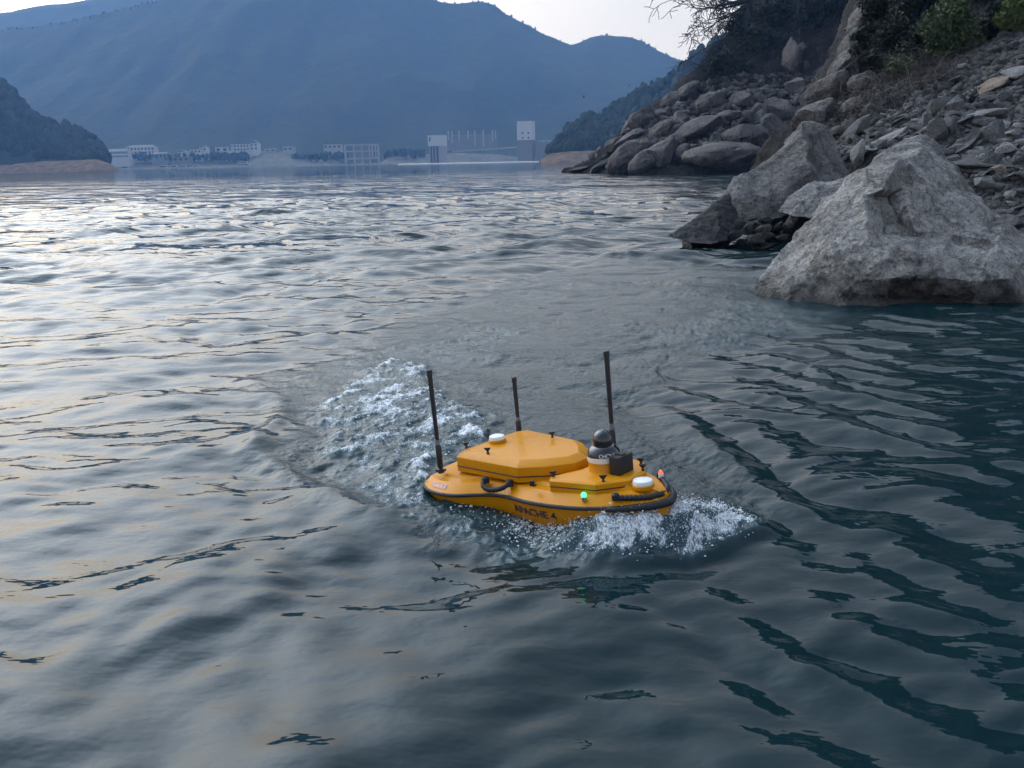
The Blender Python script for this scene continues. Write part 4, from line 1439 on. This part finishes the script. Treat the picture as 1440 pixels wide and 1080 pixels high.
for i, (cx, cy, w, h, t) in enumerate([(1132, 188, 56, 40, 30), (1148, 160, 58, 52, 45), (1164, 128, 50, 58, 55), (1182, 96, 44, 54, 60), (1196, 62, 40, 52, 60), (1210, 26, 40, 50, 65), (1176, 186, 44, 30, 20), (1200, 150, 46, 40, 30), (1216, 116, 36, 36, 35), (1224, -4, 40, 44, 60), (1226, 152, 30, 24, 20), (1196, 176, 30, 20, 10)]):
    put_rock('ridge_rock', (FRACT + ROUND + BLOCK)[i], m_old, bvh_bank, cx, cy, w, h, t, 1.0, 'weathered rock in the rib of stone running up beside the tall pillar', 'boulder', 'rocks of the rib beside the pillar')
# the two stones half hidden in the dark slope
put_rock('boulder', BLOCK[3], m_mid, bvh_bank, 1255, 46, 28, 36, 0, 0.8, 'faceted grey stone sitting in the dark hollow beside the green shrub', 'boulder')
put_rock('boulder', ROUND[2], m_old, bvh_bank, 1200, 36, 30, 18, 25, 0.8, 'weathered rock under the leaning stem in the dark hollow', 'boulder')

# ================================================================== PLANTS
m_bark = plain('dark_bark', (0.010, 0.008, 0.007), 0.9, scale=6)
m_twig = plain('dry_twig', (0.040, 0.033, 0.028), 0.9, scale=4)
m_twigp = plain('pale_dry_stem', (0.12, 0.105, 0.09), 0.9, scale=4)

def branch_paths(p, d, length, r, level, out, rg, up=0.12, droop=0.0):
    n = 6
    pts, rad = [Vector(p)], [r]
    d = Vector(d).normalized()
    for i in range(n):
        d = (d + Vector(rg.normal(size=3)) * 0.16 + Vector((0, 0, up - droop * i / n))).normalized()
        pts.append(pts[-1] + d * length / n)
        rad.append(r * (1 - 0.72 * (i + 1) / n))
    out.append((level, pts, rad))
    if level >= 4: return
    k = (5, 4, 4, 4)[level] if level < 4 else 0
    for c in range(k):
        i = rg.integers(2, n + 1)
        ax = Vector(rg.normal(size=3)).normalized()
        nd = (d * 0.75 + ax * 0.75).normalized()
        nd.y *= 0.6
        branch_paths(pts[i], nd, length * rg.uniform(0.42, 0.68), max(rad[i] * 0.62, 0.012), level + 1, out, rg, up * 0.6, droop)

def bare_tree():
    loc, _ = hit(bvh_point, 1063, 26)
    base = Vector(loc) - Vector((0, 0, 0.4))
    dep = float(np.dot(np.array(base) - np.array([0, 0, CAM_H]), _f))
    t = empty('bare_tree', base)
    tag(t, 'leafless dark tree leaning out over the water at the top of the point', 'tree')
    top = Vector(at(1052, -2, dep)) - base
    tr = [Vector((0, 0, 0)), top * 0.5 + Vector((-.1, 0, 0)), top]
    MB().tube(tr, [0.34, 0.28, 0.2], 8).build('trunk', m_bark, t, smooth=True)
    rg = np.random.default_rng(12)
    twigs = MB()
    for (ex, ey, r, f) in [(985, 22, .11, .9), (1000, -30, .13, 1.0), (975, 48, .10, .75), (1030, -60, .14, 1.0), (1012, 8, .09, .95), (1070, -55, .12, 1.0), (962, 30, .08, .9), (1000, 45, .08, .7), (1040, -25, .1, .95), (1095, -35, .1, .9), (990, 5, .07, .85), (1018, 30, .07, .8), (970, 12, .07, 1.0)]:
        p0 = top * f
        tgt = Vector(at(ex, ey, dep + rg.uniform(-2.5, 2.5))) - base
        out = []
        branch_paths(p0, tgt - p0, (tgt - p0).length * 0.85, r, 1, out, rg, 0.06, 0.10)
        lim = MB()
        for lv, pts, rad in out:
            (lim if lv < 2 else twigs).tube(pts, [max(x * 2.0, 0.042) for x in rad], 5 if lv < 2 else 3, caps=False)
        lim.build('limb', m_bark, t, smooth=True)
    o = twigs.build('twigs', m_bark, t)
    o['kind'] = 'stuff'
bare_tree()

def stem(name, pix, bvh, r0, r1, mat, label, side=0, lift=0.0):
    """a bare stem along pixels, lying on or springing from the ground behind it"""
    P = []
    loc, _ = hit(bvh, *pix[0])
    dep = float(np.dot(np.array(loc) - np.array([0, 0, CAM_H]), _f)) - 0.25
    for i, (x, y) in enumerate(pix):
        P.append(Vector(at(x, y, dep - lift * i / len(pix))))
    # smooth
    Q = []
    for i in range(len(P) - 1):
        for t in (0, .33, .66): Q.append(P[i].lerp(P[i + 1], t))
    Q.append(P[-1])
    for _ in range(2):
        Q = [Q[0]] + [(Q[i - 1] + Q[i] * 2 + Q[i + 1]) / 4 for i in range(1, len(Q) - 1)] + [Q[-1]]
    base = Q[0].copy()
    e = empty(name, base)
    tag(e, label, 'branch')
    n = len(Q)
    MB().tube([q - base for q in Q], [r0 + (r1 - r0) * i / (n - 1) for i in range(n)], 6).build('stem', mat, e, smooth=True)
    tw = MB()
    rg = np.random.default_rng(len(pix) * 31 + side)
    for k in range(side):
        i = rg.integers(n // 3, n - 1)
        d = (Q[min(i + 1, n - 1)] - Q[i - 1]).normalized() + Vector(rg.normal(size=3)) * 0.6
        L = rg.uniform(.04, .14) * (Q[0] - Q[-1]).length
        a = Q[i] - base
        tw.tube([a, a + d.normalized() * L * .5, a + d.normalized() * L + Vector((0, 0, -L * .15))], [r1 * .8, r1 * .6, r1 * .4], 3, caps=False)
    if side:
        o = tw.build('twigs', mat, e); o['kind'] = 'stuff'
stem('bare_branch', [(1080, 56), (1062, 50), (1040, 54), (1012, 56), (990, 68), (972, 82), (952, 92), (938, 104)], bvh_point, 0.09, 0.03, m_bark,
     'long bare branch arching off the slope towards the water', 46, 3.0)
stem('leaning_stem', [(1186, 66), (1196, 40), (1206, 18), (1214, -8)], bvh_bank, 0.07, 0.05, m_twigp, 'pale leaning stem at the left edge of the dark hollow', 6, 0.6)
stem('hanging_creeper', [(1124, 62), (1125, 40), (1122, 15), (1126, -12)], bvh_point, 0.16, 0.12, m_bark, 'dark ivied trunk rising behind the tall rock pillar', 60, 0.5)
stem('fallen_twig', [(1330, 90), (1355, 82), (1378, 66), (1400, 58)], bvh_bank, 0.02, 0.01, m_twigp, 'thin fallen branch lying at the upper edge of the scree', 8, 0.3)
stem('fallen_twig', [(1172, 120), (1182, 104), (1192, 92), (1206, 84)], bvh_bank, 0.05, 0.02, m_twigp, 'pale root along the ridge beside the rounded boulder', 8, 0.3)

# green shrubs
def leaf_mat(name, c1, c2):
    t = NT(name)
    o = t.pos()
    f = t.noise(o, 6.0, 3, 0.6)
    m = t.p(color=t.ramp(f, [(0.35, c1), (0.65, c2)]), rough=0.6, spec=0.2)
    return m
m_leaf = leaf_mat('shrub_leaf', (0.030, 0.048, 0.020), (0.085, 0.115, 0.040))
m_leafy = leaf_mat('yellowish_leaf', (0.055, 0.085, 0.022), (0.15, 0.18, 0.05))
m_leafd = leaf_mat('dark_leaf', (0.010, 0.014, 0.010), (0.026, 0.034, 0.02))
def shrub(name, cx, cy, w, h, mat, label, n, bvh, size, cat='shrub', group=None, seed=1):
    loc, _ = hit(bvh, cx, cy + h * 0.42)
    if loc is None: return
    base = Vector(loc)
    dep = float(np.dot(np.array(base) - np.array([0, 0, CAM_H]), _f))
    s = dep / FPX
    W, Hh = w * s / 2, h * s
    e = empty(name, base)
    tag(e, label, cat, group)
    rg = np.random.default_rng(seed)
    b = MB()
    clumps = []
    for i in range(16):
        a = rg.uniform(-1, 1); up = rg.uniform(0.25, 1.0)
        tip = Vector((W * a * (0.9 if up < .8 else .6), -rg.uniform(-.5, .9) * W * .6, Hh * up * (1 - 0.35 * abs(a))))
        b.tube([Vector((a * .15 * W, 0, -.1)), tip * 0.5 + Vector((0, 0, .1 * Hh)), tip], [0.02, 0.014, 0.006], 4, caps=False)
        clumps.append((tip, rg.uniform(.22, .42) * W)); clumps.append((tip * 0.65, rg.uniform(.2, .36) * W))
    b.build('stems', m_twig, e)
    ci = rg.integers(0, len(clumps), n)
    C = np.array([clumps[i][0] for i in ci]); Rr = np.array([clumps[i][1] for i in ci])
    d = rg.normal(size=(n, 3)); d /= np.linalg.norm(d, axis=1)[:, None]
    P = C + d * (Rr * rg.uniform(.3, 1.0, n) ** .5)[:, None]
    L = size * rg.uniform(.6, 1.4, n)
    ax = rg.normal(size=(n, 3)) + np.array([0, 0, .4]); ax /= np.linalg.norm(ax, axis=1)[:, None]
    sd = np.cross(ax, rg.normal(size=(n, 3))); sd /= np.linalg.norm(sd, axis=1)[:, None]
    V = np.stack([P - ax * L[:, None], P + sd * (L * .36)[:, None], P + ax * L[:, None], P - sd * (L * .36)[:, None]], 1).reshape(-1, 3)
    F = np.arange(n * 4).reshape(-1, 4)
    o = link('foliage', new_mesh('foliage', V, F), mat, e)
    o['kind'] = 'stuff'
shrub('green_shrub', 1330, 48, 96, 84, m_leaf, 'bushy green shrub above the upper edge of the scree', 5200, bvh_bank, 0.075, seed=1)
shrub('green_shrub', 1425, 20, 90, 70, m_leafy, 'yellowish green shrub at the top right corner', 5200, bvh_bank, 0.065, seed=2)
shrub('green_shrub', 1264, 98, 50, 30, m_leaf, 'small thin shrub below the dark hollow', 700, bvh_bank, 0.06, seed=3)
shrub('green_shrub', 1385, 42, 60, 44, m_leafd, 'dark shrub between the two green shrubs', 2600, bvh_bank, 0.07, seed=4)
DB = [(1205, 25, 60, 60), (1255, 55, 60, 50), (1190, 60, 36, 46), (1240, -20, 90, 60), (1268, 30, 60, 60), (1180, 95, 30, 36), (1222, 92, 40, 40), (1235, 12, 70, 60), (1278, 2, 80, 60), (1180, -8, 90, 60), (1145, 20, 60, 50), (1085, 22, 60, 44), (1060, 62, 70, 40), (1020, 92, 60, 34), (1290, 66, 50, 40), (1040, 40, 40, 36), (1215, 60, 44, 40), (1385, -30, 90, 70), (1310, -50, 110, 80)]
for i, (cx, cy, w, h) in enumerate(DB):  # thickets added to darken the hollow and its reflection in the water
    onbank = cx > np.interp(cy, [-10, 0, 60, 120], [1240, 1232, 1198, 1168])
    shrub('shade_thicket', cx, cy, w, h, m_leafd, 'dark leafless thicket added to darken the slope of the right bank', 1700, bvh_bank if onbank else bvh_point, 0.10 if onbank else 0.26,
          'thicket', 'dark thickets on the right bank', 50 + i)

# matted dry stalks, roots and litter
def brush(name, bvh, n, area, length, r, mat, label, seed):
    rg = np.random.default_rng(seed)
    b = MB()
    k = 0
    while k < n:
        px, py = area()
        loc, nrm = hit(bvh, px, py)
        k += 1
        if loc is None: continue
        L = length * rg.uniform(.4, 1.4)
        d = Vector((rg.normal(), rg.normal() * .5, rg.uniform(-.5, .6))).normalized()
        d = (d - nrm * d.dot(nrm) + nrm * rg.uniform(.0, .55)).normalized()
        p0 = loc
        p1 = p0 + d * L * .5 + nrm * L * .12
        p2 = p0 + d * L + Vector((0, 0, -L * rg.uniform(0, .3)))
        b.tube([p0, p1, p2], [r, r * .8, r * .4], 3, caps=False)
    me = bpy.data.meshes.new(name)
    me.from_pydata(b.v, [], b.f); me.update()
    o = link(name, me, mat)
    tag(o, label, 'brush', kind='stuff')
def a1():
    px = random.uniform(1160, 1345)
    return px, random.uniform(np.interp(px, [1160, 1240, 1345], [130, 0, 0]), np.interp(px, [1160, 1345], [205, 110]))
brush('dry_brush', bvh_bank, 2600, a1, 0.75, 0.010, m_twig, 'tangle of dry stalks and roots above the scree', 3)
brush('pale_stalks', bvh_bank, 420, a1, 0.9, 0.009, m_twigp, 'pale dead stalks lying over the soil above the scree', 4)
def a2():
    px = random.uniform(985, 1200)
    return px, random.uniform(np.interp(px, [985, 1070, 1200], [88, 5, -20]), np.interp(px, [985, 1200], [124, 120]))
brush('slope_brush', bvh_point, 3000, a2, 2.2, 0.030, m_bark, 'dark dry scrub covering the slope above the boulder heap', 5)
def a3():
    px = random.uniform(1000, 1200)
    return px, random.uniform(70, 150)
brush('slope_stalks', bvh_point, 260, a3, 1.8, 0.022, m_twig, 'thin dry stalks among the rocks of the point', 6)

# ================================================================== FAR SHORE
m_wall = plain('white_render', (0.50, 0.51, 0.52), 0.8, var=0.06, scale=0.2)
m_conc = plain('weathered_concrete', (0.19, 0.19, 0.19), 0.9, var=0.2, scale=0.15)
m_concl = plain('pale_concrete', (0.32, 0.32, 0.32), 0.9, var=0.12, scale=0.2)
m_roof = plain('dark_roof', (0.13, 0.13, 0.14), 0.8, scale=0.3)
m_glass = plain('dark_window', (0.03, 0.035, 0.04), 0.25, scale=0.5)
m_algae = plain('stained_concrete', (0.30, 0.31, 0.2), 0.9, var=0.2, scale=0.15)

def part(parent, name, mat, c, s, rz=0.0):
    return MB().box(c, s, rz).build(name, mat, parent)

def frame(px0, px1, pyt, pyb, depth):
    """width, height, foot and centre of a facade seen between those pixels"""
    a, b = at(px0, pyb, depth), at(px1, pyb, depth)
    t = at((px0 + px1) / 2, pyt, depth)
    f = at((px0 + px1) / 2, pyb, depth)
    return b[0] - a[0], t[2] - f[2], f

def house(px0, px1, pyt, pyb, depth, label, floors, cols, roof='flat', deep=12, mat=None, win=True, cat='building', group=None):
    w, h, f = frame(px0, px1, pyt, pyb, depth)
    e = empty('building', f)
    tag(e, label, cat, group)
    mat = mat or m_wall
    rh = 0.22 * h if roof != 'flat' else 0.06 * h
    part(e, 'wall', mat, (0, deep / 2, (h - rh) / 2 - 5), (w, deep, h - rh + 10))
    if roof == 'flat':
        part(e, 'roof', m_concl, (0, deep / 2, h - rh / 2), (w * 1.04, deep * 1.05, rh))
    else:
        b = MB()
        z0 = h - rh
        x, y0, y1 = w * 0.53, -0.5, deep + 0.5
        if roof == 'gable':
            b.add([(-x, y0, z0), (x, y0, z0), (x, y1, z0), (-x, y1, z0), (0, y0, h * 1.12), (0, y1, h * 1.12)], [(0, 1, 4), (1, 2, 5, 4), (2, 3, 5), (3, 0, 4, 5), (3, 2, 1, 0)])
        else:
            q = w * 0.38
            b.add([(-x, y0, z0), (x, y0, z0), (x, y1, z0), (-x, y1, z0), (-q, deep / 2, h), (q, deep / 2, h)], [(0, 1, 5, 4), (1, 2, 5), (2, 3, 4, 5), (3, 0, 4), (3, 2, 1, 0)])
        b.build('roof', m_roof, e)
    if win:
        fh = (h - rh) / floors
        cw = w / cols
        for i in range(floors):
            for j in range(cols):
                part(e, 'window', m_glass, (-w / 2 + cw * (j + .5), -0.02, fh * (i + .5)), (cw * .5, 0.3, fh * .52))
    return e
house(149.5, 181, 209.5, 222.5, 915, 'lower white two storey building beside the wooded headland', 2, 9, 'hip')
house(179, 218, 204, 217, 940, 'taller white building with a flat grey roof edge behind the other', 2, 8, 'hip')
house(213, 235, 214, 223, 925, 'grey open verandah building right of the white ones', 1, 4, 'hip', mat=m_conc)
house(250, 262, 212, 219, 935, 'little grey house with a peaked roof near the moored boats', 1, 2, 'gable')
house(243, 266, 220.5, 227, 918, 'low long concrete shed directly above the moored boats', 1, 3, 'flat', mat=m_conc)
house(268, 283, 210, 215.5, 945, 'small white house with a flat front left of the twin gables', 1, 3, 'flat')
house(281, 290, 205.5, 213, 948, 'white house with twin peaked gables', 1, 2, 'gable')
house(303, 321, 206.5, 214, 945, 'white house with two dark windows on the terrace', 1, 2, 'flat')
house(320, 327, 203.5, 212, 946, 'narrow pale house with an arched top', 2, 1, 'gable')
house(329, 351, 202.5, 212.5, 950, 'wide pale block on the terrace above the ferry', 2, 5, 'flat')
house(352, 363, 199, 211, 952, 'stepped white house at the right end of the terrace', 2, 2, 'gable')
house(455, 480, 203, 209, 950, 'flat roofed pale pavilion left of the concrete frame', 1, 4, 'flat', mat=m_concl)
house(372, 388, 209, 213, 960, 'low pale hut on top of the cut bank', 1, 2, 'hip', mat=m_concl)
house(398, 412, 206, 212, 955, 'flat roofed shelter at the right end of the cut bank', 1, 2, 'flat', mat=m_concl)

# open concrete frame standing in the water
w, h, f = frame(487, 534, 203, 231.5, 905)
e = empty('concrete_frame', f)
tag(e, 'open concrete frame structure standing at the edge of the water', 'structure')
for x in (-.5, -.24, .0, .22, .48):
    part(e, 'column', m_concl, (w * x, 0, h / 2 - 2), (1.6 if abs(x) < .4 else 2.4, 2.4, h + 4))
for z in (.30, .66, .97):
    part(e, 'beam', m_concl, (0, 0.2, h * z), (w, 1.8, 1.8))
part(e, 'panel', m_conc, (-w * .10, .9, h * .62), (w * .26, 1.0, h * .64))
part(e, 'panel', m_conc, (w * .11, .9, h * .62), (w * .18, 1.0, h * .64))
for x in (.30, .40):
    part(e, 'column', m_concl, (w * x, 0, h * .62), (1.4, 2.0, h * .66))

# intake towers
w, h, f = frame(727, 754, 171, 227.5, 880)
e = empty('intake_tower', f)
tag(e, 'tall concrete intake tower with a windowed white cabin on top', 'tower')
rz = R(-14)
ux, uy = math.cos(rz), math.sin(rz)
def loc_(dx, dy): return (dx * ux - dy * uy, dx * uy + dy * ux)
W = w * 0.80; D = w * 0.75
cab = MB().box((0, D / 2, h * .765), (W, D, h * .47), rz).build('cabin', m_wall, e)
MB().box((0, D / 2, h * .525), (W * 1.06, D * 1.05, h * .03), rz).build('gallery', m_conc, e)
MB().box((0, D / 2, h * .245), (W * .98, D * .98, h * .54), rz).build('shaft', m_conc, e)
x_, y_ = loc_(-W / 2 - .01, 0)
MB().box((-W * .47 * ux - D * 0 , D / 2 - W * .47 * uy - D * .49, h * .245), (W * .06, D * .02, h * .53), rz).build('stained_edge', m_algae, e)
for wx in (-.12, .26):
    for wz in (.68, .565):
        p = loc_(W * wx, -D * .5)
        MB().box((p[0], D / 2 + p[1], h * (wz + .03)), (W * .10, 0.4, h * .045), rz).build('window', m_glass, cab)
part(e, 'annex', m_conc, (w * .92, D * .7, h * .24), (w * .8, D * .7, h * .50))
for k in range(3):
    part(e, 'parapet', m_concl, (w * (.68 + .27 * k), D * .7, h * .51), (w * .2, D * .5, h * .035))
w, h, f = frame(603, 628.5, 190, 229.5, 890)
e = empty('gate_tower', f)
tag(e, 'shorter concrete gate tower on tall piers with a white cabin', 'tower')
part(e, 'cabin', m_wall, (0, 6, h * .80), (w, 12, h * .38))
part(e, 'window', m_glass, (-w * .38, -.05, h * .85), (w * .06, .4, h * .16))
for k in range(3):
    part(e, 'pier', m_concl, (-w * (.42 - .16 * k), 5, h * .30), (w * .06, 9, h * .62))
part(e, 'backing_wall', m_conc, (-w * .2, 9, h * .30), (w * .55, 4, h * .60))
part(e, 'shaft', m_concl, (w * .28, 6, h * .30), (w * .44, 11, h * .62))

w, h, f = frame(629, 700, 184, 207, 985)
e = empty('ribbed_wall', f)
tag(e, 'ribbed concrete wall on the slope between the two towers', 'wall')
part(e, 'panel', m_conc, (0, 3, h * .5 - 4), (w, 2, h * 1.0))
for x, hh in [(-.47, .55), (-.40, .7), (-.26, .6), (-.08, .5), (.05, .95), (.22, 1.0), (.40, .7), (.46, .5)]:
    part(e, 'rib', m_concl, (w * x, 1.5, h * (1 - hh / 2)), (w * .03, 2.6, h * hh))
# road shelf
a, b_ = at(636, 212.5, 930), at(730, 206, 905)
MBr = MB()
P = [a + (b_ - a) * t for t in np.linspace(0, 1, 12)]
for i in range(11):
    MBr.add([P[i], P[i + 1], P[i + 1] + [0, 6, 0], P[i] + [0, 6, 0], P[i] - [0, 0, 1.2], P[i + 1] - [0, 0, 1.2]], [(0, 1, 2, 3), (4, 5, 1, 0)])
tag(MBr.build('shore_road', m_concl), kind='structure')
# bright line of calm water, its sheen built as a white tube
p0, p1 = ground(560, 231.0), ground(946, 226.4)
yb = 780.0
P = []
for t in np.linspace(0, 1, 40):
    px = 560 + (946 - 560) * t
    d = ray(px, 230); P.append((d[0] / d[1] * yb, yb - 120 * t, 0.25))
e = MB().tube(P, 0.55, 6).build('water_sheen_line', plain('sheen_white', (0.7, 0.7, 0.7), 0.6))
tag(e, 'long bright line of sheen on the water along the far shore, built as a white tube', 'sheen line')

# boats at the landing
def far_boat(px0, px1, py, depth, label, hgt, decks, group=None):
    a, b = at(px0, py, depth), at(px1, py, depth)
    L = b[0] - a[0]
    c = (a + b) / 2; c[2] = 0.0
    e = empty('moored_boat', c)
    tag(e, label, 'boat', group)
    B = L * 0.24
    hb_ = MB()
    hh = hgt * 0.34
    sec = []
    for x, bw in ((-.5, .8), (-.2, 1), (.2, 1), (.4, .6), (.5, .05)):
        sec += [(L * x, -B / 2 * bw * .7, -.3), (L * x * 1.02, -B / 2 * bw, hh * (1 + .5 * max(0, x))), (L * x * 1.02, B / 2 * bw, hh * (1 + .5 * max(0, x))), (L * x, B / 2 * bw * .7, -.3)]
    F = []
    for i in range(4):
        for k in range(4):
            F.append((i*4 + k, i*4 + (k+1) % 4, (i+1)*4 + (k+1) % 4, (i+1)*4 + k))
    F += [(3, 2, 1, 0), (16, 17, 18, 19)]
    hb_.add(sec, F)
    hb_.build('hull', m_wall, e)
    for d in range(decks):
        z = hh + (hgt - hh) * (d + .5) / decks
        l = L * (.66 - .2 * d)
        cb = part(e, 'cabin', m_wall, (-L * .06, 0, z), (l, B * .8, (hgt - hh) / decks * .9))
        part(cb, 'window_band', m_glass, (-L * .06, -B * .401, z + .05), (l * .9, .1, (hgt - hh) / decks * .4))
        part(e, 'roof', m_wall, (-L * .06, 0, z + (hgt - hh) / decks * .5), (l * 1.06, B * .9, .25))
far_boat(330, 357.5, 234, 880, 'large white two deck ferry moored at the landing', 6.4, 2)
for i, (x0, x1, py, lab) in enumerate([(224, 238, 236, 'small white boat at the left end of the moored row'), (240, 252, 236, 'small white boat second from the left in the moored row'),
        (253, 265, 235.5, 'small white boat in the middle of the moored row'), (264, 273, 235.5, 'small white boat second from the right in the moored row'), (272, 281, 235.3, 'small white boat at the right end of the moored row'),
        (170, 184, 237.6, 'pale boat moored alone near the headland')]):
    far_boat(x0, x1, py, 870, lab, 4.2, 1, 'boats moored at the landing')

# trees among the houses
tp = []
for _ in range(260):
    px = random.choice([random.uniform(182, 240), random.uniform(240, 330), random.uniform(300, 350), random.uniform(412, 486), random.uniform(540, 600)])
    py = np.interp(px, [182, 240, 350, 412, 486, 540, 600], [224, 225, 223, 224, 222, 220, 218]) - random.uniform(0, 5)
    tp.append(at(px, py, random.uniform(925, 945)))
crowns('shore_trees', tp, 3.0, m_crown, 'dark trees growing between the houses on the far shore', 'woodland', base=ICO1)

# pale boulders on the brown shores
# birds over the water
m_bird = plain('bird_dark', (0.012, 0.012, 0.014), 0.8)
for i, (px, py, lab) in enumerate([(821, 136, 'largest dark bird flying in front of the blue mountain'), (797, 174, 'small dark bird flying low beside the wooded spur'),
                                   (885, 120, 'small dark bird flying above the wooded spur'), (755, 153, 'faint small bird flying above the intake tower')]):
    s = (0.30, 0.2, 0.2, 0.16)[i]
    e = empty('bird', at(px, py, 70.0), (0, 0, 0.5 * i))
    tag(e, lab, 'bird')
    MB().lathe([(0.01, -.5 * s), (.10 * s, -.3 * s), (.14 * s, 0), (.10 * s, .3 * s), (.05 * s, .42 * s), (.07 * s, .5 * s), (.01, .6 * s)], 8).build('body', m_bird, e, smooth=True)
    for sg in (-1, 1):
        MB().add([(0, -.12 * s, .02 * s), (sg * .5 * s, -.08 * s, .22 * s), (sg * .85 * s, .05 * s, .08 * s), (sg * .45 * s, .12 * s, .16 * s), (0, .16 * s, 0)], [(0, 1, 3, 4), (1, 2, 3)]).build('wing', m_bird, e)

# ================================================================== SPRAY thrown up by the boat
def spray_mat():
    t = NT('spray')
    o = t.pos()
    f = t.noise(o, 60, 3, 0.6)
    return t.p(color=t.ramp(f, [(0.35, (0.86, 0.92, 0.95)), (0.6, (0.86, 0.89, 0.92))]), rough=0.04, ior=1.333, trans=t.ramp(f, [(0.40, 0.75), (0.58, 0.15)]))
def spray(name, w, n, size, lift, label, seed):
    xs, ys, zs = FOAM[0], FOAM[1], FOAM[2]
    rg = np.random.default_rng(seed)
    p = w ** 1.5; p = p / p.sum()
    idx = rg.choice(len(xs), n, p=p)
    v0, f0 = ICO1
    VV, FF = [], []
    for j, i in enumerate(idx):
        up = abs(rg.normal()) * lift * w[i]
        s = size * rg.lognormal(0, 0.55) * (1.0 if up < lift * .6 else 0.55)
        v = v0 * (1 + 0.35 * rg.normal(size=(len(v0), 1)))
        v = v * np.array([s * rg.uniform(.7, 1.8), s * rg.uniform(.7, 1.4), s * rg.uniform(.6, 1.2)])
        a = rg.uniform(0, 6.28); c, q = math.cos(a), math.sin(a)
        v = v @ np.array([[c, -q, 0], [q, c, 0], [0, 0, 1]]).T
        VV.append(v + np.array([xs[i] + rg.normal() * .006, ys[i] + rg.normal() * .006, zs[i] + up])); FF.append(f0 + j * len(v0))
    me = new_mesh(name, np.concatenate(VV), np.concatenate(FF), smooth=True)
    o = link(name, me, m_spray)
    tag(o, label, 'spray', kind='stuff')
m_spray = spray_mat()
spray('bow_spray', FOAM[4], 4200, 0.0022, 0.022, 'white spray and droplets thrown up along the bow wave', 1)
spray('stern_spray', FOAM[5], 2000, 0.0022, 0.018, 'white broken water boiling up behind the stern', 2)

# ------------------------------------------------------------------ haze over the lake
hz = MB().box((0, -25, 269), (7200, 4550, 546))
hme = bpy.data.meshes.new('haze'); hme.from_pydata(hz.v, [], hz.f); hme.update()
hm = bpy.data.materials.new('haze_air')
hm.use_nodes = True
ht = hm.node_tree
ht.nodes.clear()
ho = ht.nodes.new('ShaderNodeOutputMaterial')
hv = ht.nodes.new('ShaderNodeVolumePrincipled')
hv.inputs['Color'].default_value = (0.25, 0.50, 1.0, 1)
hv.inputs['Absorption Color'].default_value = (1, 1, 1, 1)
hv.inputs['Density'].default_value = 0.00034
hv.inputs['Anisotropy'].default_value = 0.0
ht.links.new(hv.outputs['Volume'], ho.inputs['Volume'])
haze = link('haze', hme, hm)
tag(haze, 'thin blue haze hanging over the whole lake', 'haze', kind='stuff')
